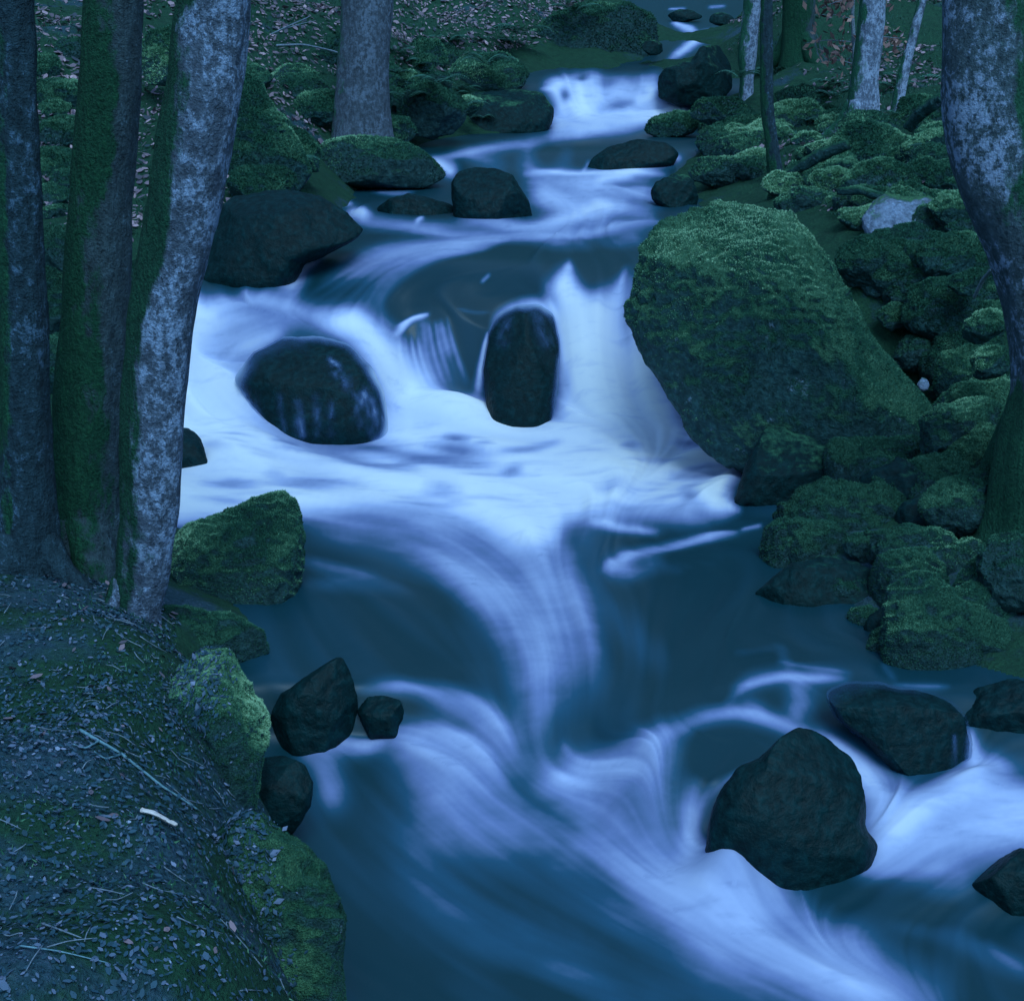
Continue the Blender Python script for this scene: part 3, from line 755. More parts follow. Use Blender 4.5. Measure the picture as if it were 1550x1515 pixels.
# ------------------------------------------------------------------ boulders
def cube_sphere(n):
    vs, fs, off = [], [], 0
    t = np.tan(np.linspace(-math.pi / 4, math.pi / 4, n))
    a, c = np.meshgrid(t, t)
    o = np.ones_like(a)
    for f_ in ((a, c, o), (c, a, -o), (o, a, c), (-o, c, a), (c, o, a), (a, -o, c)):
        v = np.stack(f_, -1).reshape(-1, 3)
        vs.append(v); fs.append(grid_faces(n, n) + off); off += n * n
    v = np.concatenate(vs); v /= np.linalg.norm(v, axis=1, keepdims=True)
    fcs = np.concatenate(fs)
    key = np.round(v * 1e5).astype(np.int64)
    _, first, inv = np.unique(key, axis=0, return_index=True, return_inverse=True)
    return v[first], inv.ravel()[fcs]
SPH = {}
ROCKS = {}
def rock(name, label, pts, d, thick=0.8, mat='wet_rock', n=44, amp=0.07, freq=2.2, seed=None, group=None, cuts=5, k=2.4, cat='boulder', planes=()):
    """boulder whose outline, seen from the camera's side, follows pts (photo pixels) at distance d; thick = depth / mean radius"""
    if n not in SPH: SPH[n] = cube_sphere(n)
    v, fcs = SPH[n]
    seed = seed if seed is not None else int(abs(pts[0][0] * 7 + pts[0][1] * 13)) % 997
    r = np.random.default_rng(seed)
    pts = np.array(pts, float)
    c0 = (pts.min(0) + pts.max(0)) / 2
    rel = (pts - c0) * [1, -1]
    th = np.linspace(-math.pi, math.pi, 361)
    R = np.zeros(361)
    A, B = rel, np.roll(rel, -1, 0)
    for i, t in enumerate(th):
        dx, dy = math.cos(t), math.sin(t)
        e = B - A
        den = dx * e[:, 1] - dy * e[:, 0]
        den = np.where(abs(den) < 1e-9, 1e-9, den)
        tt = (A[:, 0] * e[:, 1] - A[:, 1] * e[:, 0]) / den
        ss = (A[:, 0] * dy - A[:, 1] * dx) / den
        ok = (ss >= -1e-6) & (ss <= 1 + 1e-6) & (tt > 0)
        R[i] = tt[ok].max() if ok.any() else np.abs(rel).mean()
    Rw = np.concatenate([R[-7:-1], R, R[1:7]])
    R = np.convolve(Rw, np.ones(7) / 7, 'same')[6:-6]
    ctr_ = at(c0[0], c0[1], d)
    view = ctr_ - np.array([0, 0, CAM_Z])
    zc = view @ np.array([0, CP, -SP])
    s = zc / F
    view /= np.linalg.norm(view)
    right = np.array([1.0, 0, 0]); up = np.array([0, SP, CP])
    mr = R.mean()
    c = v[:, 2]                                    # + towards the camera
    ang = np.arctan2(v[:, 1], v[:, 0])
    rad = (1 - np.abs(c) ** k).clip(0) ** (1 / k)
    Rv = np.interp(ang, th, R)
    q = np.stack([np.cos(ang) * rad * Rv / mr, np.sin(ang) * rad * Rv / mr, c * thick], -1)
    for _ in range(cuts):                          # broken faces
        m = r.normal(size=3); m[2] = abs(m[2]) + 0.7; m[1] += 0.3; m /= np.linalg.norm(m)
        hh = (q @ m).max() * r.uniform(0.66, 0.9)
        ex = (q @ m - hh).clip(0)
        q -= 0.85 * ex[:, None] * m
    for pn, hh in planes:
        m = np.array(pn, float); m /= np.linalg.norm(m)
        ex = (q @ m - hh).clip(0)
        q -= 0.7 * ex[:, None] * m
    nz = fbm(q * freq + seed, 5, seed)
    rid = 1 - np.abs(fbm(q * freq * 0.8 + 31 + seed, 4, seed + 50)) * 2
    nl = q / (np.linalg.norm(q, axis=1, keepdims=True) + 1e-6)
    q = q + nl * (amp * nz + amp * 0.35 * (rid - 0.6) + amp * 0.25 * fbm(q * freq * 6, 3, seed + 9))[:, None]
    if 'moss' in mat:                              # cushions of moss
        wq = q * mr * s
        q = q + nl * ((0.013 + 0.013 * mr * s) * (np.abs(fbm(wq * 7 + seed, 3, seed + 3)) * 2 - .4) + 0.012 * (1 - np.abs(vnoise(wq * 19 + seed, seed + 4)) * 2))[:, None] / (mr * s) * sstep(-.4, .5, nl[:, 1] * .9 + nl[:, 2] * .3)[:, None]
    W = ctr_ + (q[:, :1] * right + q[:, 1:2] * up - q[:, 2:3] * view) * (mr * s)
    o = mesh_obj(name, W, fcs, M[mat])
    place_origin(o, ctr_)
    tag(o, label, cat, group)
    ROCKS[label if label not in ROCKS else o.name] = (o, W, fcs, mr * s)
    return o

def ell(x, y, rx, ry, rot=0, n=14, j=0.12):
    r = np.random.default_rng(int(x * 3 + y * 5) % 9999)
    out = []
    for i in range(n):
        a = 2 * math.pi * i / n
        m = 1 + r.uniform(-j, j)
        u, v_ = rx * m * math.cos(a), ry * m * math.sin(a)
        c, s = math.cos(math.radians(rot)), math.sin(math.radians(rot))
        out.append((x + u * c - v_ * s, y + u * s + v_ * c))
    return out

STREAM = 'dark wet boulders standing in the stream'
BANKR = 'mossy boulders piled on the right bank'
LBANK = 'mossy rocks on the left bank'
rock('boulder', 'small rounded black boulder in mid-stream above the main falls', [(683, 300), (684, 275), (694, 261), (718, 253), (750, 255), (776, 265), (787, 283), (799, 302), (806, 332), (802, 350), (760, 356), (710, 350), (688, 338)], 12.75, .8, 'wet_rock', amp=.04, cuts=2, group=STREAM)
rock('boulder', 'low black rock left of the small rounded mid-stream boulder', [(566, 316), (590, 300), (618, 293), (640, 298), (660, 303), (688, 310), (690, 345), (630, 352), (590, 335)], 12.9, .7, 'wet_rock', 32, amp=.07, group=STREAM)
rock('boulder', 'large black bank rock left of the water, just above the left fall', [(300, 380), (318, 330), (350, 300), (420, 285), (485, 298), (525, 322), (554, 350), (530, 368), (490, 390), (462, 400), (440, 440), (400, 480), (320, 490), (296, 440)], 10.5, .7, 'wet_rock', amp=.05, group=LBANK)
rock('boulder', 'flat mossy rock on the left bank beside the narrow upper channel', [(470, 245), (492, 215), (530, 207), (570, 207), (620, 218), (655, 240), (676, 268), (640, 285), (560, 285), (480, 280)], 14.6, .9, 'dim_moss', amp=.06, group=LBANK)
rock('boulder', 'dark mossy bank rock left of the uppermost falls', [(640, 200), (660, 165), (720, 140), (780, 135), (820, 140), (838, 165), (836, 185), (820, 215), (740, 230), (660, 230)], 18.2, .9, 'damp_rock', amp=.07, group=LBANK)
rock('boulder', 'low dark rock right of the upper channel beside a white trickle', [(886, 262), (898, 238), (925, 220), (965, 212), (1005, 216), (1030, 232), (1020, 250), (960, 262), (930, 272), (900, 275)], 15.7, .6, 'wet_rock', 32, group=STREAM)
rock('boulder', 'round glistening boulder under the left arm of the main falls', [(358, 575), (385, 535), (430, 512), (480, 508), (528, 524), (562, 556), (580, 595), (586, 650), (560, 690), (480, 700), (410, 690), (384, 625)], 9.36, .5, 'wet_rock', amp=.03, cuts=1, group=STREAM)
rock('boulder', 'tall narrow black slab splitting the centre of the main falls', [(735, 610), (732, 560), (742, 502), (756, 477), (784, 464), (816, 464), (838, 480), (846, 515), (843, 580), (836, 640), (820, 680), (770, 680), (742, 650)], 9.72, .8, 'wet_rock', amp=.03, cuts=2, k=3, group=STREAM)
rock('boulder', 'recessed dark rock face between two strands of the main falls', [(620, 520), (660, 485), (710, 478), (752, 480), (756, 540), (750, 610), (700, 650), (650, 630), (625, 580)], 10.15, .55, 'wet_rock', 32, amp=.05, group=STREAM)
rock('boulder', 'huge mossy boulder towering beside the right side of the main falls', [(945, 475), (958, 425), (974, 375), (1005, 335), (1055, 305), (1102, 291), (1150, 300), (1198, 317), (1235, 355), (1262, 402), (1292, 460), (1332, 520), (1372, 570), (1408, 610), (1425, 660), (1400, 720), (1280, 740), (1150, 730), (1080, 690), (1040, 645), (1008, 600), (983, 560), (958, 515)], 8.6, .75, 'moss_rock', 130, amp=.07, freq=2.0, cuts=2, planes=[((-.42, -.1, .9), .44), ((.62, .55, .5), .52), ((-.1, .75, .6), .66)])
rock('boulder', 'dark slanted rock at the right edge of the white pool', [(1108, 765), (1128, 705), (1158, 650), (1185, 646), (1225, 662), (1270, 680), (1290, 740), (1270, 810), (1180, 820), (1120, 800)], 7.9, .8, 'damp_rock', amp=.05, cuts=4, group=BANKR)
rock('boulder', 'long flat-topped slab below the huge mossy boulder', [(1245, 690), (1260, 664), (1330, 662), (1402, 662), (1416, 680), (1410, 730), (1340, 770), (1260, 760)], 7.75, .8, 'dim_moss', amp=.05, cuts=4, k=3, group=BANKR)
rock('boulder', 'low rounded mossy mound under the flat-topped slab', [(1185, 790), (1200, 740), (1250, 724), (1310, 735), (1350, 765), (1400, 790), (1390, 850), (1280, 870), (1200, 850)], 7.1, .9, 'dim_moss', amp=.07, group=BANKR)
rock('boulder', 'small mossy rock at the waterline right of the middle pool', [(1148, 850), (1155, 800), (1180, 782), (1204, 795), (1216, 830), (1230, 880), (1180, 900), (1150, 890)], 6.8, .9, 'dim_moss', 32, group=BANKR)
rock('boulder', 'low dark ledge along the right shore of the middle pool', [(1140, 900), (1200, 850), (1290, 850), (1360, 880), (1380, 940), (1330, 990), (1230, 985), (1160, 950)], 6.3, .6, 'damp_rock', amp=.06, group=BANKR)
rock('boulder', 'mossy egg-shaped boulder on the right shore above the lower cascade', [(1332, 960), (1345, 892), (1388, 864), (1420, 870), (1452, 905), (1484, 965), (1490, 1020), (1440, 1060), (1360, 1050), (1335, 1010)], 5.6, .8, 'dim_moss', 64, amp=.04, cuts=3, group=BANKR)
rock('boulder', 'large black boulder parting the lower cascade in the right foreground', [(1068, 1290), (1074, 1240), (1092, 1190), (1120, 1160), (1150, 1150), (1180, 1118), (1206, 1099), (1250, 1108), (1288, 1140), (1304, 1178), (1309, 1222), (1306, 1252), (1328, 1278), (1320, 1315), (1280, 1355), (1230, 1388), (1180, 1385), (1130, 1350), (1085, 1310)], 4.52, .62, 'wet_rock', 80, amp=.035, cuts=3, group=STREAM)
rock('boulder', 'broad black rock behind the right arm of the lower cascade', [(1250, 1050), (1280, 1034), (1330, 1028), (1385, 1032), (1430, 1048), (1460, 1088), (1468, 1130), (1455, 1190), (1400, 1210), (1350, 1165), (1310, 1120), (1270, 1090)], 5.0, .6, 'wet_rock', 64, amp=.05, group=STREAM)
rock('boulder', 'smooth black rock cut off by the lower right frame edge', [(1462, 1350), (1478, 1322), (1508, 1292), (1545, 1284), (1600, 1288), (1650, 1330), (1640, 1400), (1560, 1420), (1490, 1400)], 4.3, .7, 'wet_rock', 48, amp=.04, group=STREAM)
rock('boulder', 'dark damp rock on the right shore at the frame edge above the cascade', [(1440, 1075), (1475, 1040), (1530, 1030), (1600, 1040), (1640, 1110), (1600, 1170), (1510, 1165), (1455, 1120)], 5.15, .7, 'wet_rock', 40, group=STREAM)
rock('boulder', 'peaked mossy rock beside the leaning trunk at the left of the pool', [(225, 900), (250, 830), (275, 805), (345, 772), (400, 750), (428, 741), (446, 752), (457, 790), (458, 860), (450, 920), (440, 1000), (380, 1040), (280, 1030), (230, 980)], 6.45, .8, 'dim_moss', 80, amp=.03, cuts=4, group=LBANK)
rock('boulder', 'dark wedge-shaped rock at the left end of the lower cascade', [(408, 1090), (425, 1050), (465, 1022), (500, 1000), (517, 992), (530, 1016), (542, 1052), (545, 1110), (520, 1150), (450, 1160), (415, 1140)], 5.25, .7, 'wet_rock', 48, amp=.04, group=STREAM)
rock('boulder', 'tiny black rock right of the wedge-shaped rock, awash in the cascade', [(540, 1075), (550, 1056), (580, 1050), (606, 1060), (614, 1085), (605, 1120), (560, 1120)], 5.25, .7, 'wet_rock', 28, group=STREAM)
rock('boulder', 'black rock low on the left bank between the two green humps', [(375, 1180), (395, 1142), (430, 1142), (462, 1158), (475, 1185), (470, 1220), (445, 1260), (400, 1290), (370, 1240)], 4.55, .7, 'wet_rock', 40, amp=.04, group=STREAM)
rock('boulder', 'small black rock behind the leaning trunk at the white pool', [(250, 680), (268, 645), (285, 640), (305, 665), (318, 705), (300, 728), (260, 745), (240, 730)], 8.6, .9, 'wet_rock', 28, amp=.04, group=STREAM)
rock('boulder', 'upper green mossy hump at the edge of the leaf-strewn left bank', [(255, 1060), (270, 1005), (300, 982), (345, 988), (375, 1015), (400, 1060), (410, 1095), (398, 1150), (385, 1230), (330, 1260), (260, 1200)], 4.36, .85, 'bright_moss', 80, amp=.05, freq=2.6, group=LBANK)
rock('boulder', 'lower green mossy hump at the edge of the leaf-strewn left bank', [(300, 1320), (330, 1250), (375, 1212), (410, 1222), (450, 1262), (485, 1310), (510, 1360), (522, 1400), (520, 1460), (525, 1540), (430, 1600), (330, 1520)], 3.62, .7, 'bright_moss', 90, amp=.05, freq=2.6, group=LBANK)
rock('boulder', 'low mossy stone at the foot of the trunks above the leaf-strewn bank', [(180, 960), (200, 925), (270, 918), (340, 930), (400, 955), (410, 990), (330, 1020), (230, 1000)], 5.55, .8, 'dim_moss', 44, group=LBANK)
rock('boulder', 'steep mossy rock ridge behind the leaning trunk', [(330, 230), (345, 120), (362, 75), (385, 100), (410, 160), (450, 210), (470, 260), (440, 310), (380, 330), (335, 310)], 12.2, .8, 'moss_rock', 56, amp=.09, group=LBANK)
rock('boulder', 'pale moss-topped rock between two left trunks, high on the slope', [(205, 80), (225, 48), (260, 38), (290, 60), (300, 100), (280, 130), (225, 130)], 13.4, .8, 'bright_moss', 36, amp=.08, group=LBANK)
rock('boulder', 'dark mossy crag above the left bank of the upper falls', [(760, 120), (790, 60), (840, 20), (900, 5), (950, 5), (985, 25), (1000, 60), (985, 95), (900, 115), (820, 125)], 22.5, .8, 'dim_moss', 56, amp=.1, group=LBANK)
rock('boulder', 'dark rock block right of the uppermost falls, below the twin trickles', [(994, 118), (1008, 102), (1046, 92), (1062, 70), (1094, 64), (1110, 95), (1110, 135), (1080, 160), (1030, 160), (998, 148)], 19.0, .8, 'damp_rock', 40, group=BANKR)
RJ = [ # right bank jumble
 ('pale green mossy boulder at the right rim of the uppermost falls', 1020, 190, 42, 20, -12, 17.3, 'moss_rock'),
 ('humped mossy boulder, the highest of the right bank pile near the upper falls', 1095, 172, 52, 24, 6, 17.0, 'bright_moss'),
 ('round mossy boulder beside the thin mossy sapling on the right bank', 1208, 178, 42, 28, 8, 15.6, 'bright_moss'),
 ('small mossy boulder at the foot of the grey lichen trunk', 1262, 196, 30, 22, 15, 15.0, 'moss_rock'),
 ('mossy boulder with a grey bare patch, topmost by the grey lichen trunk', 1318, 240, 66, 52, 10, 13.4, 'moss_rock'),
 ('flat dark rock under the round boulder on the right bank', 1140, 225, 70, 24, -6, 15.0, 'dim_moss'),
 ('black rounded rock at the waterline above the huge boulder', 1022, 295, 36, 30, 10, 13.4, 'damp_rock'),
 ('dark mossy rock just behind the huge boulder, nearest the stream', 1100, 262, 60, 26, 0, 14.2, 'dim_moss'),
 ('low mossy rock right behind the top of the huge boulder', 1225, 310, 58, 24, 4, 12.0, 'dim_moss'),
 ('broad boulder with a pale bare crown on the right bank', 1378, 345, 68, 50, 12, 10.8, 'pale_rock'),
 ('mossy rock below the pale-crowned boulder, next to the huge boulder', 1312, 400, 50, 38, 20, 10.0, 'moss_rock'),
 ('squarish mossy rock right of the pale-crowned boulder', 1432, 392, 44, 36, 10, 9.8, 'moss_rock'),
 ('large blocky mossy rock midway up the right bank', 1425, 470, 62, 48, 5, 9.6, 'moss_rock'),
 ('small round mossy cobble in the gap beside the huge boulder', 1356, 480, 28, 20, 0, 9.7, 'bright_moss'),
 ('slanted mossy rock left of the big right trunk', 1488, 495, 34, 24, -25, 8.4, 'moss_rock'),
 ('mossy rock tilted towards the foot of the big right trunk', 1458, 562, 50, 34, -30, 8.9, 'moss_rock'),
 ('small mossy stone wedged above the tilted rock by the right trunk', 1500, 548, 34, 26, -15, 7.8, 'moss_rock'),
 ('dark mossy rock at the foot of the big right trunk', 1450, 650, 70, 44, -12, 7.5, 'dim_moss'),
 ('small blue-grey stone at the lower tip of the huge boulder', 1398, 582, 9, 11, 0, 8.6, 'pale_rock'),
 ('shadowed mossy mound at the right edge below the big trunk', 1480, 760, 90, 50, -10, 6.7, 'dim_moss'),
 ('low mossy lump at the right edge beside the egg-shaped boulder', 1540, 870, 60, 60, -20, 5.9, 'dim_moss'),
 ('mossy rock high at the right edge behind the big trunk', 1400, 225, 48, 22, -20, 13.0, 'moss_rock'),
]
for lb, x, y, rx, ry, ro, dd, mt in RJ:
    rock('boulder', lb, ell(x, y, rx, ry, ro), dd, .85, mt, 40 if rx > 40 else 28, amp=.10, freq=2.4, cuts=6, group=BANKR)

# ------------------------------------------------------------------ trees
def tube(pts, rad, nseg=20, rings=None, seed=0, rough=0.06, cap=True):
    pts = np.array(pts, float); rad = np.array(rad, float)
    L = np.concatenate([[0], np.cumsum(np.linalg.norm(np.diff(pts, axis=0), axis=1))])
    n = rings or max(6, int(L[-1] / max(rad.mean() * 0.5, 0.01)))
    t = np.linspace(0, L[-1], n)
    # smooth path
    C = np.stack([np.interp(t, L, pts[:, k]) for k in range(3)], -1)
    Rr = np.interp(t, L, rad)
    w_ = max(1, n // (len(pts) * 2))
    if w_ > 1 and n > 3 * w_:
        ker = np.ones(w_) / w_
        for k in range(3):
            pd = np.pad(C[:, k], w_, mode='reflect', reflect_type='odd')
            C[:, k] = np.convolve(pd, ker, 'same')[w_:-w_]
    tg = np.gradient(C, axis=0); tg /= np.linalg.norm(tg, axis=1, keepdims=True) + 1e-9
    ref = np.array([0.0, 1.0, 0.05]) if abs(tg[:, 1]).mean() < 0.8 else np.array([1.0, 0, 0.05])
    s_ = np.cross(tg, ref); s_ /= np.linalg.norm(s_, axis=1, keepdims=True)
    b_ = np.cross(tg, s_)
    a = np.linspace(0, 2 * math.pi, nseg, endpoint=False)
    dirs = np.cos(a)[None, :, None] * s_[:, None] + np.sin(a)[None, :, None] * b_[:, None]
    base = C[:, None] + dirs * Rr[:, None, None]
    if rough:
        sc = 1.0 / max(Rr.mean(), 1e-3)
        nz = fbm(base * np.array([sc, sc, sc * 0.45]) * 0.8 + seed, 4, seed)
        fl = np.zeros_like(nz)
        for kk, (nf, am) in enumerate(((3, .5), (5, .45), (8, .22))):
            fl += am * np.sin(nf * a[None, :] + seed * 1.7 + kk + 1.3 * vnoise(np.stack([t * .9 + kk * 9 + seed, 0 * t, 0 * t], -1), seed + kk)[:, None] * 2)
        low_ = 1 + 1.6 * np.exp(-t / (6 * Rr.mean()))[:, None]
        base = base + dirs * (Rr[:, None] * rough * (2 * nz + .55 * fl * low_))[..., None]
    V = base.reshape(-1, 3)
    Fc = [grid_faces(n, nseg, True)]
    if cap:
        V = np.concatenate([V, [C[0]], [C[-1]]])
        i0, i1 = n * nseg, n * nseg + 1
        k = np.arange(nseg)
        Fc.append(np.stack([np.full(nseg, i0), (k + 1) % nseg, k], -1))
        Fc.append(np.stack([np.full(nseg, i1), (n - 1) * nseg + k, (n - 1) * nseg + (k + 1) % nseg], -1))
    return V, Fc

def merge(parts):
    V, q, t, off = [], [], [], 0
    for v, fl in parts:
        V.append(v)
        for f_ in fl:
            (q if f_.shape[1] == 4 else t).append(f_ + off)
        off += len(v)
    return np.concatenate(V), [np.concatenate(x) for x in (q, t) if x]

def branches(rs, base, direction, length, r0, depth=2):
    out = []
    p = np.array(base, float); dr = np.array(direction, float)
    pts, rad = [p.copy()], [r0]
    for k in range(6):
        dr = dr + rs.normal(size=3) * 0.16 + np.array([0, 0, 0.05]); dr /= np.linalg.norm(dr)
        p = p + dr * length / 6
        pts.append(p.copy()); rad.append(r0 * (1 - (k + 1) / 7))
        if depth and k >= 1:
            sd = dr + rs.normal(size=3) * 0.7; sd /= np.linalg.norm(sd)
            out += branches(rs, p, sd, length * 0.5, rad[-1] * 0.6, depth - 1)
    out.append(tube(pts, rad, 7 if depth else 5, 10, 0, 0))
    return out

def tree(name, label, path, d, mat, top=9.0, group=None, seed=1, roots=4, rough=0.07, limbs=5, lean=None):
    """path: (px,row,half width px) from the top of the picture down to the base"""
    rs = np.random.default_rng(seed)
    path = path[::-1]
    C = np.array([at(p[0], p[1], d) for p in path])
    s = d / CP / F
    rad = [p[2] * s * 1.02 for p in path]
    base = C[0].copy()
    gz = float(ground_z(base[0], base[1])[0])
    # carry the trunk down into the soil
    low = base.copy(); low[2] = min(gz, base[2]) - 0.25
    C = np.concatenate([[low], C]); rad = [rad[0] * 1.25] + rad
    dr = C[-1] - C[-2]; dr /= np.linalg.norm(dr); dr = dr * 0.7 + np.array([0, 0, .3]); dr /= np.linalg.norm(dr)
    end = C[-1].copy(); r_ = rad[-1]
    n_up = 5
    for k in range(n_up):
        end = end + dr * (top - 2) / n_up + rs.normal(size=3) * 0.06
        C = np.concatenate([C, [end]]); rad.append(r_ * (1 - 0.8 * (k + 1) / n_up))
    root_e = empty(name, (base[0], base[1], gz))
    tag(root_e, label, 'tree', group)
    nseg = 40 if d < 8 else 20
    parts = [tube(C, rad, nseg, None if d < 8 else 60, seed, rough)]
    for k in range(roots):
        a = rs.uniform(0, 6.28)
        o = np.array([math.cos(a), math.sin(a), 0])
        r0 = rad[1]
        p0 = base + np.array([0, 0, r0 * 1.5]) + o * r0 * 0.45
        pts = [p0, base + o * r0 * 1.05 + [0, 0, r0 * .35], base + o * r0 * 1.9 - [0, 0, r0 * .25], base + o * r0 * 3.2 - [0, 0, r0 + .15]]
        parts.append(tube(pts, [r0 * .5, r0 * .42, r0 * .3, r0 * .15], 10, 14, seed + k, 0.08))
    tr = mesh_obj('trunk', *merge(parts), M[mat]); adopt(tr, root_e)
    bp = []
    for k in range(limbs):
        i = len(C) - 1 - (k % 3)
        dd_ = rs.normal(size=3); dd_[2] = abs(dd_[2]) * 0.8 + 0.4; dd_ /= np.linalg.norm(dd_)
        bp += branches(rs, C[i], dd_, top * 0.3, max(rad[i] * .6, .02), 2)
    br = mesh_obj('crown', *merge(bp), M[mat]); adopt(br, root_e)
    return root_e

tree('tree', 'blue-grey trunk at the left frame edge, leftmost of all trees', [(22, -20, 26), (26, 150, 27), (30, 300, 30), (34, 450, 33), (38, 600, 34), (42, 750, 40), (44, 880, 52)], 5.6, 'bark_blue', seed=3)
tree('tree', 'dark moss-covered trunk second from the left edge', [(172, -20, 38), (165, 130, 42), (152, 300, 42), (146, 450, 48), (138, 600, 54), (132, 750, 58), (128, 890, 76)], 6.0, 'bark_mossy', seed=5)
tree('tree', 'leaning lichen-speckled trunk nearest the stream on the left bank', [(330, -20, 48), (318, 80, 50), (298, 200, 50), (278, 300, 52), (265, 380, 48), (248, 460, 46), (238, 560, 46), (232, 650, 45), (229, 760, 44), (222, 850, 40), (206, 925, 34)], 5.35, 'bark_lichen', seed=8, roots=3)
tree('tree', 'grey straight trunk standing alone behind the left bank rocks', [(556, -20, 36), (553, 60, 35), (551, 130, 36), (548, 200, 44)], 15.2, 'bark_grey', seed=11, roots=0)
tree('tree', 'slim white-barked trunk beside the far end of the stream', [(1140, -20, 12), (1136, 40, 12), (1131, 80, 13), (1130, 125, 9)], 18.6, 'bark_pale', seed=13, roots=0)
tree('tree', 'thin mossy sapling in front of the white-barked trunk', [(1160, -20, 8), (1160, 80, 9), (1161, 170, 9), (1170, 230, 10), (1178, 300, 12)], 13.6, 'bark_blue', seed=17, roots=0)
tree('tree', 'grey lichen trunk rising behind the right bank boulders', [(1322, -20, 17), (1316, 60, 18), (1308, 120, 19), (1304, 200, 25)], 14.6, 'bark_pale', seed=19)
tree('tree', 'thin crooked stem right of the grey lichen trunk', [(1400, -20, 6), (1384, 50, 6), (1370, 100, 7), (1356, 170, 9)], 15.4, 'bark_pale', seed=23, roots=0)
tree('tree', 'dark green trunk in shade between the white-barked and grey lichen trunks', [(1210, -20, 22), (1208, 40, 22), (1206, 100, 26)], 19.5, 'bark_mossy', seed=29)
tree('tree', 'big blotchy trunk at the right frame edge', [(1494, -20, 58), (1492, 60, 59), (1494, 150, 60), (1508, 240, 60), (1536, 320, 56), (1566, 400, 54), (1582, 480, 54), (1592, 560, 56), (1594, 640, 78), (1598, 740, 98), (1602, 800, 118)], 6.5, 'bark_right', seed=31, rough=0.06)


# thin water running over the boulders in the main falls
b = NB('water_film')
tb = b.n('ShaderNodeBsdfTransparent')
mx = b.n('ShaderNodeMixShader')
b.put(mx.inputs[0], b.attr('cover'))
b.t.links.new(tb.outputs[0], mx.inputs[1]); b.t.links.new(b.bsdf.outputs[0], mx.inputs[2])
b.t.links.new(mx.outputs[0], b.out.inputs[0])
b.set(Base_Color=b.ramp(b.attr('cover'), [(0.0, (0.01, 0.06, 0.11)), (0.4, (0.10, 0.19, 0.40)), (0.75, (0.40, 0.53, 0.76)), (1.0, (0.88, 0.90, 0.92))]), Roughness=0.7)
b.set(**{'Specular IOR Level': 0.1})
M['water_film'] = b.m
def to_px(W):
    v = W - np.array([0, 0, CAM_Z])
    zc = v @ np.array([0, CP, -SP])
    return 775 + F * v[:, 0] / zc, 757.5 - F * (v @ np.array([0, SP, CP])) / zc
def film(label, rim, strands):
    o, W, fcs, size = ROCKS[label]
    c = np.array(o.location)
    d = W - c
    view = c - np.array([0, 0, CAM_Z]); view /= np.linalg.norm(view)
    lat = d - (d @ view)[:, None] * view
    px, row = to_px(W)
    r = np.hypot(px - to_px(c[None])[0], row - to_px(c[None])[1])
    ang = np.arctan2(row - to_px(c[None])[1], px - to_px(c[None])[0])
    bins = ((ang + math.pi) / (2 * math.pi) * 60).astype(int) % 60
    mx_ = np.array([r[bins == k].max() if (bins == k).any() else 1 for k in range(60)])
    q = r / np.interp((ang + math.pi) / (2 * math.pi) * 60, np.arange(61) + .5, np.append(mx_, mx_[0]))
    cov = np.zeros(len(W))
    nz = fbm(W * [9, 9, 3], 3, 12); nz2 = fbm(W * [26, 26, 12], 3, 14)
    for (I, a0, spread, width) in rim:                      # direction in the picture, degrees, 0 = right, 90 = down
        dd = np.abs((np.degrees(ang) - a0 + 180) % 360 - 180)
        cov = np.maximum(cov, I * sstep(1 - width * (1 + .5 * nz), 1.02, q) * (1 - sstep(spread * .5, spread, dd)))
    for I, pts in strands:
        pts = smooth_path(np.array(pts, float))
        for p_, q_ in zip(pts[:-1], pts[1:]):
            v = q_[:2] - p_[:2]; L = max(np.hypot(*v), 1e-6)
            t = np.clip(((px - p_[0]) * v[0] + (row - p_[1]) * v[1]) / L ** 2, 0, 1)
            e = np.hypot(px - p_[0] - t * v[0], row - p_[1] - t * v[1])
            cov = np.maximum(cov, I * np.clip(.8 + 1.1 * nz2, 0, 1.3) * np.exp(-(e / (p_[2] * 1.3)) ** 2))
    front = (d @ view) < 0.5 * size
    W2 = W + d / np.linalg.norm(d, axis=1, keepdims=True) * 0.012
    kf = front[fcs].all(1)
    f_ = mesh_obj('water_film', W2 - c, fcs[kf], M['water_film'], attrs={'cover': np.clip(cov, 0, 1)})
    f_.parent = o
film('round glistening boulder under the left arm of the main falls', [(.6, -60, 90, .2), (.35, -140, 60, .35), (.9, 10, 60, .2), (.8, 170, 60, .25), (.5, 90, 60, .12)],
     [(.5, [(498, 546, 4), (506, 556, 6), (514, 566, 4)]), (.4, [(508, 562, 7), (524, 586, 9)]), (.5, [(526, 590, 3), (548, 612, 6), (566, 632, 8)]), (.42, [(548, 596, 8), (575, 640, 12)]), (.3, [(538, 612, 5), (542, 642, 6)]), (.3, [(556, 622, 5), (560, 650, 8)]), (.42, [(452, 610, 5), (456, 655, 7)]), (.3, [(478, 600, 4), (480, 655, 5)]), (.25, [(425, 600, 4), (430, 650, 5)]), (.3, [(500, 610, 4), (500, 655, 5)])])
film('tall narrow black slab splitting the centre of the main falls', [(.75, -80, 70, .16), (.7, 0, 90, .2), (.35, 180, 60, .12)], [(.25, [(770, 480, 8), (762, 520, 8)]), (.3, [(810, 478, 10), (826, 520, 8)])])
film('recessed dark rock face between two strands of the main falls', [(.3, 180, 60, .3), (.35, 90, 60, .2)], [(.5, [(640, 492, 4), (650, 540, 6), (662, 590, 7)]), (.35, [(662, 488, 3), (672, 540, 5)]), (.3, [(690, 486, 3), (698, 530, 4)])])
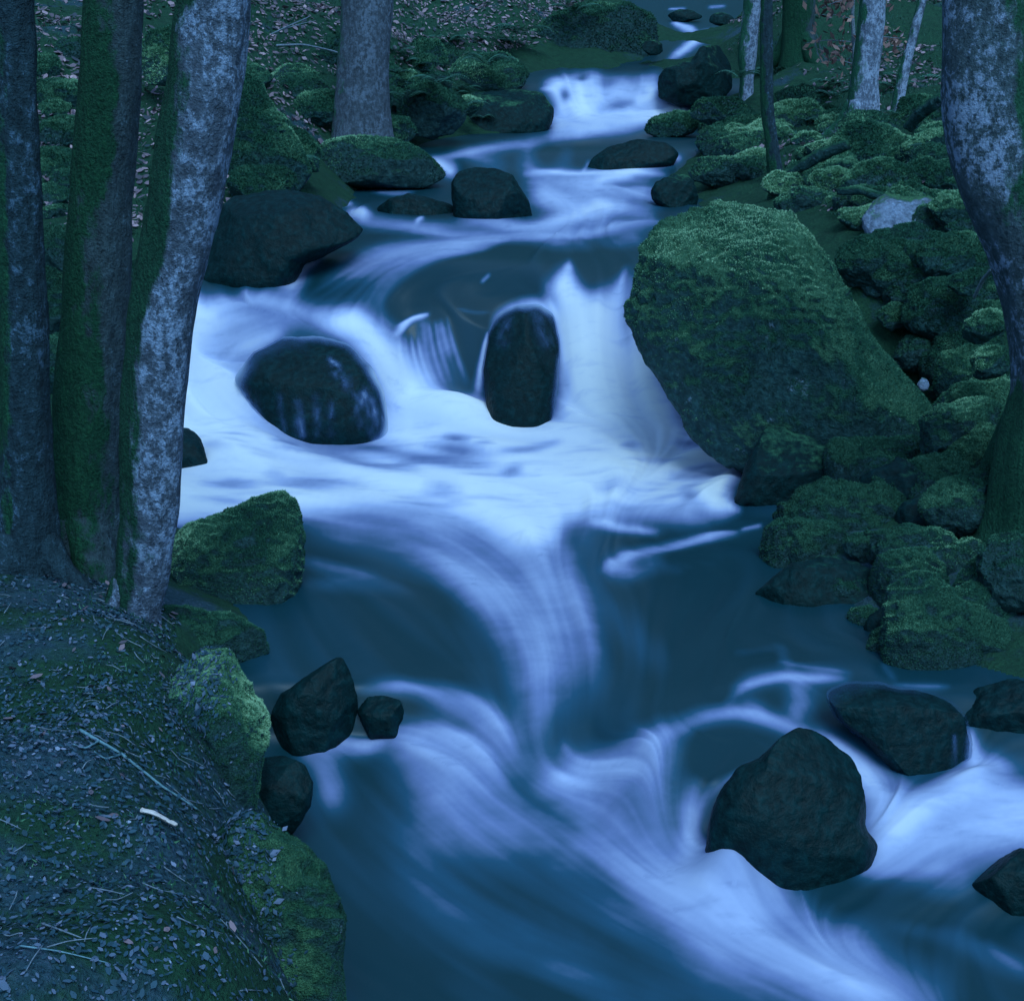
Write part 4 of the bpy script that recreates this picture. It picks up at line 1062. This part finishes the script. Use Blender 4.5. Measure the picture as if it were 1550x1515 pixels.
film('broad black rock behind the right arm of the lower cascade', [(.25, -120, 80, .3), (.15, -60, 60, .15)], [(.5, [(1464, 1095, 5), (1462, 1150, 6)]), (.35, [(1440, 1115, 3), (1440, 1160, 4)])])

# ------------------------------------------------------------------ more stones
LJ = [
 ('mossy rock low on the left slope below the steep ridge', 430, 225, 60, 34, 20, 12.8, 'moss_rock'),
 ('small pale-flecked rock above the large black bank rock', 395, 285, 52, 34, -8, 11.4, 'moss_rock'),
 ('mossy rock leaning on the base of the grey straight trunk', 590, 200, 40, 24, 0, 15.4, 'moss_rock'),
 ('dim mossy rock in the shade right of the grey straight trunk', 650, 165, 58, 42, 8, 16.4, 'dim_moss'),
 ('fern-topped mossy rock above the dark bank by the upper falls', 735, 118, 64, 36, -5, 19.2, 'dim_moss'),
 ('small mossy rock left of the grey straight trunk', 480, 165, 42, 28, -10, 15.2, 'moss_rock'),
 ('mossy stone between the two leftmost trunks', 85, 205, 30, 20, 15, 12.4, 'bright_moss'),
 ('dark rock between the mossy trunk and the leaning trunk', 205, 460, 70, 60, 0, 10.0, 'dim_moss'),
]
for lb, x, y, rx, ry, ro, dd, mt in LJ:
    rock('boulder', lb, ell(x, y, rx, ry, ro), dd, .85, mt, 36, amp=.10, freq=2.4, cuts=6, group=LBANK)
RJ2 = [
 ('dark mossy slab half hidden behind the round mossy boulder', 1160, 200, 40, 18, -10, 15.4, 'moss_rock'),
 ('small mossy rock under the grey-patched boulder, towards the stream', 1250, 262, 52, 22, -22, 13.0, 'moss_rock'),
 ('narrow mossy rock beside the foot of the thin sapling', 1186, 300, 30, 18, -15, 12.8, 'moss_rock'),
 ('mossy rock between the grey-patched boulder and the pale-crowned boulder', 1300, 305, 54, 22, -8, 11.9, 'moss_rock'),
 ('mossy rock right of the grey-patched boulder', 1392, 278, 46, 26, -12, 12.2, 'moss_rock'),
 ('rounded mossy rock directly left of the big right trunk, mid-height', 1446, 320, 40, 30, 10, 10.6, 'moss_rock'),
 ('small mossy stone under the squarish rock', 1468, 430, 30, 20, -8, 9.3, 'moss_rock'),
 ('dark mossy stone below the blocky rock', 1385, 535, 36, 26, -20, 9.5, 'dim_moss'),
 ('mossy stone at the lower tip of the huge boulder', 1450, 615, 40, 26, -18, 8.6, 'dim_moss'),
 ('flat mossy stone above the low mound on the right shore', 1340, 715, 60, 22, 0, 7.4, 'dim_moss'),
 ('dim mossy rock above the egg-shaped boulder', 1380, 830, 70, 34, -8, 6.4, 'dim_moss'),
 ('dark stone sunk in the right shore behind the egg-shaped boulder', 1270, 890, 70, 30, -6, 6.3, 'dim_moss'),
]
for lb, x, y, rx, ry, ro, dd, mt in RJ2:
    rock('boulder', lb, ell(x, y, rx, ry, ro), dd, .85, mt, 32, amp=.11, freq=2.4, cuts=6, group=BANKR)
for lb, x, y, rx, ry, dd in [('black rock between the thin trickles at the far top of the stream', 1035, 24, 26, 9, 26.5), ('black rock at the far right of the top trickles', 1092, 30, 18, 10, 25.0), ('low black rock under the lower far trickle', 988, 72, 16, 12, 21.5)]:
    rock('boulder', lb, ell(x, y, rx, ry), dd, .8, 'damp_rock', 24, group=STREAM)

rsf = np.random.default_rng(77)
def filler(n, poly_, size, mats, label, group):
    poly_ = np.array(poly_, float); made = 0; tries = 0
    while made < n and tries < n * 40:
        tries += 1
        px, row = rsf.uniform(poly_[:, 0].min(), poly_[:, 0].max()), rsf.uniform(poly_[:, 1].min(), poly_[:, 1].max())
        ins = False; j = len(poly_) - 1
        for i in range(len(poly_)):
            (xi, yi), (xj, yj) = poly_[i], poly_[j]
            if (yi > row) != (yj > row) and px < (xj - xi) * (row - yi) / (yj - yi) + xi: ins = not ins
            j = i
        if not ins: continue
        g = hit(px, row)
        if g[1] > 30: continue
        r = size * rsf.uniform(.6, 1.5)                    # metres
        rp = r / g[1] * F
        rock('stone', label, ell(px, row - rp * .15, rp * rsf.uniform(.9, 1.4), rp * rsf.uniform(.6, .95), rsf.uniform(-25, 25)), float(g[1]), .9, mats[int(rsf.integers(len(mats)))], 22, amp=.11, cuts=6, seed=int(rsf.integers(900)), group=group, cat='stone')
        made += 1
def hit(px, row, d0=2.0, d1=32):
    """where the view direction (px,row) meets the ground"""
    d = np.linspace(d0, d1, 3000)
    p = at(np.full_like(d, px), np.full_like(d, row), d)
    below = p[:, 2] < ground_z(p[:, 0], p[:, 1])
    return p[int(np.argmax(below))]
filler(105, [(1040, 215), (1120, 150), (1420, 170), (1470, 300), (1510, 480), (1500, 720), (1460, 690), (1450, 560), (1340, 410), (1240, 300), (1100, 275)], .17, ['moss_rock', 'moss_rock', 'dim_moss', 'bright_moss'], 'small mossy stone wedged among the larger boulders of the right bank', 'small mossy stones filling the right bank')
filler(26, [(1230, 720), (1500, 700), (1560, 980), (1400, 1010), (1180, 880)], .13, ['dim_moss', 'dim_moss', 'damp_rock'], 'small dim stone on the shaded right shore of the middle pool', 'small dim stones on the right shore')
filler(34, [(330, 120), (520, 60), (620, 60), (800, 100), (700, 190), (500, 200), (380, 300), (340, 300)], .19, ['moss_rock', 'dim_moss', 'moss_rock'], 'small mossy stone on the slope behind the left bank boulders', 'small mossy stones on the left slope')
filler(18, [(55, 60), (110, 60), (110, 600), (60, 700)], .16, ['moss_rock', 'dim_moss'], 'small mossy stone seen between the leftmost trunks', 'small mossy stones between the left trunks')

# ------------------------------------------------------------------ moss that grows as little shoots
def scatter_on(W, fcs, n, rs, up_min=-0.2, seed=0):
    A, B, C, D_ = (W[fcs[:, k]] for k in range(4))
    nrm = np.cross(C - A, D_ - B); ar = np.linalg.norm(nrm, axis=1) + 1e-12
    nrm /= ar[:, None]
    ctr0 = W.mean(0)
    flip = ((((A + C) / 2) - ctr0) * nrm).sum(1) < 0
    nrm[flip] *= -1
    mid_ = (A + B + C + D_) / 4
    wgt = ar * np.clip((nrm[:, 2] + 0.35 + 0.55 * fbm(mid_ * 3.0, 3, seed)) , 0, 1) * (nrm[:, 2] > up_min)
    if wgt.sum() <= 0: return np.zeros((0, 3)), np.zeros((0, 3))
    i = rs.choice(len(fcs), n, p=wgt / wgt.sum())
    u, v_ = rs.random((n, 1)), rs.random((n, 1))
    pt = (A[i] * (1 - u) + B[i] * u) * (1 - v_) + (D_[i] * (1 - u) + C[i] * u) * v_
    return pt, nrm[i]

def shoots(pt, nr, ln, wd, rs, lean=0.7):
    n = len(pt)
    d = nr + rs.normal(size=(n, 3)) * lean; d /= np.linalg.norm(d, axis=1, keepdims=True)
    side = np.cross(d, rs.normal(size=(n, 3))); side /= np.linalg.norm(side, axis=1, keepdims=True) + 1e-9
    L = ln * rs.uniform(0.5, 1.3, (n, 1)); w_ = wd * rs.uniform(0.6, 1.3, (n, 1))
    V = np.stack([pt - side * w_ - nr * 0.3 * ln, pt + side * w_ - nr * 0.3 * ln, pt + d * L], 1).reshape(-1, 3)
    return V, np.arange(3 * n).reshape(-1, 3)

rs0 = np.random.default_rng(99)
MOSSY = {'moss_rock': 0.8, 'bright_moss': 1.0, 'dim_moss': 0.45}
for lb, (o, W, fcs, size) in list(ROCKS.items()):
    mt = o.data.materials[0].name
    if mt not in MOSSY: continue
    dist = float(o.location.y)
    px_size = size / dist * F                       # radius in photo pixels
    n = int(min(70000, 6.5 * px_size ** 2 * MOSSY[mt]))
    if n < 300: continue
    pt, nr = scatter_on(W, fcs, n, rs0, -0.45 if size > .8 else -0.2, seed=int(dist * 10))
    if not len(pt): continue
    V, fc_ = shoots(pt, nr, 0.0013 * dist, 0.00055 * dist, rs0, 0.8)
    patch = fbm(pt * 1.3, 4, 3)
    tone = np.clip(0.52 + 1.0 * patch + 0.40 * (nr[:, 2] - 0.65) + rs0.normal(size=len(pt)) * 0.08 - (0.20 if mt == 'dim_moss' else -0.12 if mt == 'bright_moss' else 0), 0, 1)  # up-facing shoots lightened as a painted highlight; dim_moss darkened as painted shade
    m_ = mesh_obj('moss', V, fc_, M['moss_tuft'], smooth=False, attrs={'tone': np.repeat(tone, 3)})
    tag(m_, kind='stuff')
    m_.data.transform(Matrix.Translation(-o.location)); m_.parent = o

# ------------------------------------------------------------------ leaf litter
def leaves(n, xr, yr, size, rs, test, tone_fn, lift=0.012):
    x = rs.uniform(*xr, n); y = rs.uniform(*yr, n)
    z = ground_z(x, y)
    k = test(x, y, z); x, y, z = x[k], y[k], z[k]; n = len(x)
    e = 0.04
    gx = (ground_z(x + e, y) - ground_z(x - e, y)) / (2 * e); gy = (ground_z(x, y + e) - ground_z(x, y - e)) / (2 * e)
    N = np.stack([-gx, -gy, np.ones(n)], -1) + rs.normal(size=(n, 3)) * 0.38
    N /= np.linalg.norm(N, axis=1, keepdims=True)
    a = rs.normal(size=(n, 3)); U = np.cross(N, a); U /= np.linalg.norm(U, axis=1, keepdims=True)
    Vv = np.cross(N, U)
    L = (size * np.minimum(rs.lognormal(0, 0.5, n), 2.0))[:, None]; Wd = L * rs.uniform(0.35, 0.7, (n, 1))
    C = np.stack([x, y, z], -1) + N * lift * rs.uniform(0.2, 1.4, (n, 1))
    cur = N * L * rs.uniform(-.2, .35, (n, 1))
    P_ = np.stack([C - U * L, C - U * L * .25 + Vv * Wd + cur * .5, C + U * L * .55 + Vv * Wd * .7 + cur * .6, C + U * L + cur, C + U * L * .5 - Vv * Wd * .75 + cur * .6, C - U * L * .3 - Vv * Wd + cur * .5], 1)
    i = np.arange(n)[:, None] * 6
    f1 = i + np.array([[0, 5, 4, 3]]); f2 = i + np.array([[0, 3, 2, 1]])
    t = tone_fn(x, y, n)
    return P_.reshape(-1, 3), np.concatenate([f1, f2]), np.repeat(t, 6)

def above_water(x, y, z): return (z - zs(y) > 0.3) & (np.abs(x - xc(y)) > hw(y) * 0.6)
rs1 = np.random.default_rng(5)
V, fc_, t = leaves(130000, (-3.6, 0.2), (1.9, 6.4), 0.0058, rs1, lambda x, y, z: above_water(x, y, z) & (fbm(np.stack([x, y, 0 * x], -1) * 2.2, 3, 77) + rs1.normal(size=len(x)) * .25 > -0.22), lambda x, y, n: np.clip(rs1.beta(1.3, 1.7, n), 0, 1), 0.012)
tag(mesh_obj('leaf_litter', V, fc_, M['leaf_litter'], smooth=False, attrs={'tone': t}), kind='stuff')
V, fc_, t = leaves(700, (-3.6, 0.2), (1.9, 6.4), 0.012, rs1, above_water, lambda x, y, n: np.clip(rs1.beta(2.2, 3.2, n), 0, 1), 0.016)
tag(mesh_obj('fallen_leaves', V, fc_, M['hill_litter'], smooth=False, attrs={'tone': t}), kind='stuff')
V, fc_, t = leaves(190000, (-13, 13), (8, 32), 0.024, rs1, lambda x, y, z: above_water(x, y, z) & (fbm(np.stack([x, y, 0 * x], -1) * 0.55, 3, 41) + rs1.normal(size=len(x)) * .12 + 0.02 * (xc(y) - x) + 0.12 * ((y > 11.5) & (x < xc(y) - 2.2)) > -0.04), lambda x, y, n: np.clip(rs1.beta(1.8, 2.0, n), 0, 1), 0.03)
tag(mesh_obj('slope_litter', V, fc_, M['hill_litter'], smooth=False, attrs={'tone': t}), kind='stuff')
# low moss and grass cover on the slopes
n = 190000
x = rs1.uniform(-11, 12, n); y = rs1.uniform(6.5, 30, n); z = ground_z(x, y)
k = above_water(x, y, z) & (fbm(np.stack([x, y, 0 * x], -1) * 0.8, 3, 61) + rs1.normal(size=n) * .15 > -0.12)
pt = np.stack([x, y, z], -1)[k]
V, fc_ = shoots(pt, np.tile([0, 0, 1.0], (len(pt), 1)), 0.05, 0.010, rs1, 0.8)
tag(mesh_obj('ground_moss', V, fc_, M['fern_leaf'], smooth=False, attrs={'tone': np.repeat(np.clip(rs1.beta(1.5, 3, len(pt)) + .25 * fbm(pt, 3, 8), 0, 1), 3)}), kind='stuff')

# bits of twig in the near litter, moss shoots on the near bank
tw = []
for k_ in range(420):
    x_, y_ = rs1.uniform(-3.2, 0.0), rs1.uniform(2.0, 6.0)
    z_ = float(ground_z(x_, y_)[0])
    if not above_water(np.array([x_]), np.array([y_]), np.array([z_]))[0]: continue
    a_ = rs1.uniform(0, 6.28); L_ = rs1.uniform(.02, .11)
    x2, y2 = x_ + L_ * math.cos(a_), y_ + L_ * math.sin(a_)
    p_, q_ = np.array([x_, y_, z_ + rs1.uniform(.006, .02)]), np.array([x2, y2, float(ground_z(x2, y2)[0]) + rs1.uniform(.004, .025)])
    tw.append(tube([p_, (p_ + q_) / 2 + rs1.normal(size=3) * .004, q_], [.0018, .0016, .0009], 5, 6, 1, 0))
tag(mesh_obj('twig_litter', *merge(tw), M['twig']), kind='stuff')
n = 60000
x = rs1.uniform(-3.4, 0.1, n); y = rs1.uniform(1.9, 6.6, n); z = ground_z(x, y)
k = above_water(x, y, z) & (fbm(np.stack([x, y, 0 * x], -1) * 1.9, 3, 63) + rs1.normal(size=n) * .12 > 0.14)
pt = np.stack([x, y, z], -1)[k]
V, fc_ = shoots(pt, np.tile([0, 0, 1.0], (len(pt), 1)), 0.016, 0.004, rs1, 0.9)
tag(mesh_obj('bank_moss', V, fc_, M['moss_tuft'], smooth=False, attrs={'tone': np.repeat(np.clip(rs1.beta(1.5, 3, len(pt)), 0, 1), 3)}), kind='stuff')

# ------------------------------------------------------------------ things lying on the banks
def hit(px, row, d0=2.0, d1=32):
    """where the view direction (px,row) meets the ground"""
    d = np.linspace(d0, d1, 3000)
    p = at(np.full_like(d, px), np.full_like(d, row), d)
    below = p[:, 2] < ground_z(p[:, 0], p[:, 1])
    return p[int(np.argmax(below))]

def stick(name, label, pix, r, mat, cat='twig', lift=0.015, group=None, forks=()):
    pts = [hit(*p) + np.array([0, 0, lift]) for p in pix]
    parts = [tube(pts, np.linspace(r, r * 0.5, len(pts)), 7, max(10, 6 * len(pts)), 3, 0.12)]
    for fk in forks:
        q = [hit(*p) + np.array([0, 0, lift]) for p in fk]
        parts.append(tube(q, np.linspace(r * .7, r * .35, len(q)), 6, 12, 4, 0.12))
    o = mesh_obj(name, *merge(parts), M[mat])
    place_origin(o, pts[0]); tag(o, label, cat, group)
    return o

# split wood chip
p0, p1 = hit(208, 1236), hit(262, 1256)
ax = p1 - p0; L = np.linalg.norm(ax); ax /= L
sd = np.cross(ax, [0, 0, 1]); sd /= np.linalg.norm(sd); upv = np.cross(sd, ax)
ts = np.linspace(0, 1, 12)
ring = []
rsw = np.random.default_rng(4)
for t_ in ts:
    c = p0 + ax * L * t_ + upv * (0.02 + 0.004 * math.sin(5 * t_))
    wd = (0.0095 + 0.0035 * math.sin(3.1 * t_)) * (0.75 if t_ in (0, 1) else 1) ; th_ = 0.0045
    j = rsw.normal(size=(6,)) * 0.0009
    ring.append([c + sd * (wd + j[0]), c + sd * wd * .6 + upv * (th_ + j[1]), c - sd * wd * .5 + upv * (th_ * 1.3 + j[2]), c - sd * (wd + j[3]), c - sd * wd * .5 - upv * th_, c + sd * wd * .5 - upv * th_])
V = np.array(ring).reshape(-1, 3)
V = np.concatenate([V, [V[:6].mean(0)], [V[-6:].mean(0)]])
k = np.arange(6); nV = len(V)
fcap = np.concatenate([np.stack([np.full(6, nV - 2), (k + 1) % 6, k], -1), np.stack([np.full(6, nV - 1), 66 + k, 66 + (k + 1) % 6], -1)])
wc = mesh_obj('wood_chip', V, [grid_faces(12, 6, True), fcap], M['pale_wood'], smooth=False)
place_origin(wc, p0); tag(wc, 'pale split wood chip lying on the leaf-strewn bank', 'wood chip')
stick('twig', 'blue-green lichen-covered twig running down the leaf-strewn bank', [(122, 1112), (150, 1128), (185, 1148), (215, 1172), (245, 1196), (270, 1212), (300, 1232)], 0.0055, 'lichen_twig', forks=[[(150, 1128), (130, 1140), (108, 1132)], [(185, 1148), (160, 1156), (140, 1142)]])
stick('twig', 'thin pale twig low on the leaf-strewn bank, left of the others', [(64, 1406), (90, 1415), (124, 1428)], 0.0028, 'twig')
stick('twig', 'long thin greenish stalk near the bottom of the leaf-strewn bank', [(30, 1440), (90, 1448), (165, 1466)], 0.0022, 'lichen_twig')
stick('twig', 'long pale twig arching over the slope left of the grey straight trunk', [(420, 92), (460, 90), (500, 98), (545, 112)], 0.014, 'twig', lift=0.16)
stick('twig', 'forked bare twig above the arching pale twig', [(412, 80), (440, 66), (470, 52)], 0.010, 'twig', lift=0.2, forks=[[(425, 74), (455, 64), (480, 58)]])
def log(label, a, b_, d, r, mat='moss_rock'):
    A_, B_ = at(*a, d), at(*b_, d - 0.3)
    m_ = (A_ + B_) / 2 + np.array([0, 0, .03])
    o = mesh_obj('fallen_branch', *tube([A_, m_, B_], [r * .8, r, r * .9], 14, 40, 6, 0.16), M[mat])
    place_origin(o, A_); tag(o, label, 'fallen branch', 'mossy fallen branches on the right bank')
log('mossy fallen branch slanting under the grey-patched boulder', (1190, 266), (1285, 218), 12.7, .055)
log('short mossy branch lying parallel below the longer mossy branch', (1250, 270), (1282, 248), 12.5, .045)
log('mossy branch leaning up towards the big right trunk', (1375, 192), (1428, 148), 12.6, .06)
log('thin mossy branch between the pale-crowned boulder and the stream', (1270, 290), (1340, 300), 11.4, .035)
log('thin dark branch propped among the rocks left of the big trunk', (1475, 450), (1502, 408), 8.6, .012, 'twig')

# ferns
def rock_leaves(label, n, keep):
    o, W, fcs, size = ROCKS[label]
    pt, nr = scatter_on(W, fcs, n, rs1, 0.05, 3)
    px, row = to_px(pt)
    k = keep(px, row) & (nr[:, 1] < .6); pt, nr = pt[k], nr[k]; n = len(pt)
    U = np.cross(nr, rs1.normal(size=(n, 3))); U /= np.linalg.norm(U, axis=1, keepdims=True)
    V_ = np.cross(nr, U); L = .0062 * rs1.lognormal(0, .45, (n, 1)); c = pt + nr * rs1.uniform(.003, .014, (n, 1))
    P_ = np.stack([c - U * L, c + V_ * L * .5, c + U * L + nr * L * .2, c - V_ * L * .5], 1).reshape(-1, 3)
    return P_, np.arange(4 * n).reshape(-1, 4), np.repeat(np.clip(rs1.beta(1.3, 2.0, n), 0, 1), 4)
la = rock_leaves('upper green mossy hump at the edge of the leaf-strewn left bank', 2600, lambda px, row: px < 330 + (1080 - row) * .1 + rs1.normal(size=len(px)) * 14)
lb_ = rock_leaves('lower green mossy hump at the edge of the leaf-strewn left bank', 2600, lambda px, row: px < 395 + (row - 1230) * .18 + rs1.normal(size=len(px)) * 16)
tag(mesh_obj('leaf_litter', np.concatenate([la[0], lb_[0]]), np.concatenate([la[1], lb_[1] + len(la[0])]), M['leaf_litter'], smooth=False, attrs={'tone': np.concatenate([la[2], lb_[2]])}), kind='stuff')
def fern(label, px, row, d, size, seed):
    rs = np.random.default_rng(seed)
    c = at(px, row, d); c[2] = max(c[2], float(ground_z(c[0], c[1])[0]))
    Vs, Ts, off = [], [], 0
    for i in range(11):
        a = rs.uniform(0, 6.28); L = size * rs.uniform(0.7, 1.2)
        o = np.array([math.cos(a), math.sin(a), 0.0])
        sdv = np.array([-o[1], o[0], 0])
        for t_ in np.linspace(0.12, 1, 15):
            mpt = c + o * L * t_ * .8 + np.array([0, 0, L * (0.85 * t_ - 0.75 * t_ * t_)])
            ll = L * 0.24 * math.sin(math.pi * min(1, t_ * .92 + .08)) + .004
            for sg in (-1, 1):
                tip = mpt + sdv * sg * ll + o * ll * .45 - np.array([0, 0, ll * .25])
                Vs += [mpt - o * L * .022, mpt + o * L * .03, tip]; Ts += [rs.uniform(0.1, 1)] * 3
    V = np.array(Vs)
    ob = mesh_obj('fern', V, np.arange(len(V)).reshape(-1, 3), M['fern_leaf'], smooth=False, attrs={'tone': np.array(Ts)})
    place_origin(ob, c); tag(ob, label, 'fern', 'ferns on the wooded slopes')
for i, (lb, x_, y_, dd, sz) in enumerate([
    ('broad fern on the mossy rock above the dark bank by the upper falls', 735, 100, 18.6, .55), ('fern hanging over the shaded rock right of the grey straight trunk', 665, 128, 16.0, .42),
    ('small fern between the grey straight trunk and the shaded rock', 615, 150, 16.0, .35), ('fern high on the slope above the upper falls', 790, 55, 21.0, .6),
    ('fern beside the small pale-flecked rock on the left bank', 440, 250, 12.4, .32), ('drooping fern over the edge of the dark bank near the upper falls', 700, 165, 17.2, .4),
    ('fern on the dark crag above the upper falls', 870, 20, 22.0, .5), ('fern at the left of the big right trunk', 1420, 235, 12.4, .34),
    ('small fern below the white-barked trunk', 1120, 120, 18.0, .4), ('fern right of the thin crooked stem', 1440, 130, 14.0, .4), ('fern behind the grey-patched boulder', 1260, 150, 16.5, .42)]):
    fern(lb, x_, y_, dd, sz, i + 3)
rsq = np.random.default_rng(31)
for k_ in range(26):
    if k_ < 18: px_, row_ = rsq.uniform(590, 800), rsq.uniform(60, 185)
    else: px_, row_ = rsq.uniform(1080, 1440), rsq.uniform(90, 190)
    g_ = hit(px_, row_)
    fern('small fern among the ferns and moss between the grey straight trunk and the upper falls' if k_ < 18 else 'small fern on the slope between the slim trunks of the right bank', px_, row_, float(g_[1]), rsq.uniform(.22, .42), 60 + k_)

# young beech that keeps its dead leaves
d = 16.2
root_b = empty('young_tree', at(1292, 168, d)); root_b.location.z = float(ground_z(root_b.location.x, root_b.location.y)[0])
tag(root_b, 'young tree holding withered orange-brown leaves behind the grey lichen trunk', 'young tree')
rsb = np.random.default_rng(12)
parts = [tube([np.array(root_b.location) - [0, 0, .2], at(1294, 90, d), at(1290, 20, d), at(1298, -60, d), at(1300, -140, d)], [.03, .026, .02, .014, .006], 8, 40, 2, .08)]
Lp = []
for k in range(26):
    y_ = rsb.uniform(-120, 112); x0 = 1293
    sg = rsb.choice([-1, 1]); ln = rsb.uniform(24, 78)
    a_ = at(x0, y_, d); e_ = at(x0 + sg * ln, y_ + rsb.uniform(-10, 14), d + rsb.uniform(-.6, .6))
    parts.append(tube([a_, (a_ + e_) / 2 + [0, 0, .03], e_], [.008, .006, .003], 5, 8, 1, 0))
    for _ in range(26):
        Lp.append(a_ + (e_ - a_) * rsb.uniform(.25, 1.05) + rsb.normal(size=3) * .07)
st = mesh_obj('trunk', *merge(parts), M['twig']); adopt(st, root_b)
Lp = np.array(Lp); n = len(Lp)
U = rsb.normal(size=(n, 3)); U[:, 2] -= .4; U /= np.linalg.norm(U, axis=1, keepdims=True)
Vv = np.cross(U, rsb.normal(size=(n, 3))); Vv /= np.linalg.norm(Vv, axis=1, keepdims=True)
s_ = .05 * rsb.uniform(.6, 1.3, (n, 1))
V = np.stack([Lp - U * s_, Lp + Vv * s_ * .45, Lp + U * s_, Lp - Vv * s_ * .45], 1).reshape(-1, 3)
lf = mesh_obj('crown', V, np.arange(4 * n).reshape(-1, 4), M['dry_leaf'], smooth=False, attrs={'tone': np.repeat(rsb.random(n), 4)}); adopt(lf, root_b)

print('verts', sum(len(o.data.vertices) for o in bpy.data.objects if o.type == 'MESH'))
#DETAILS
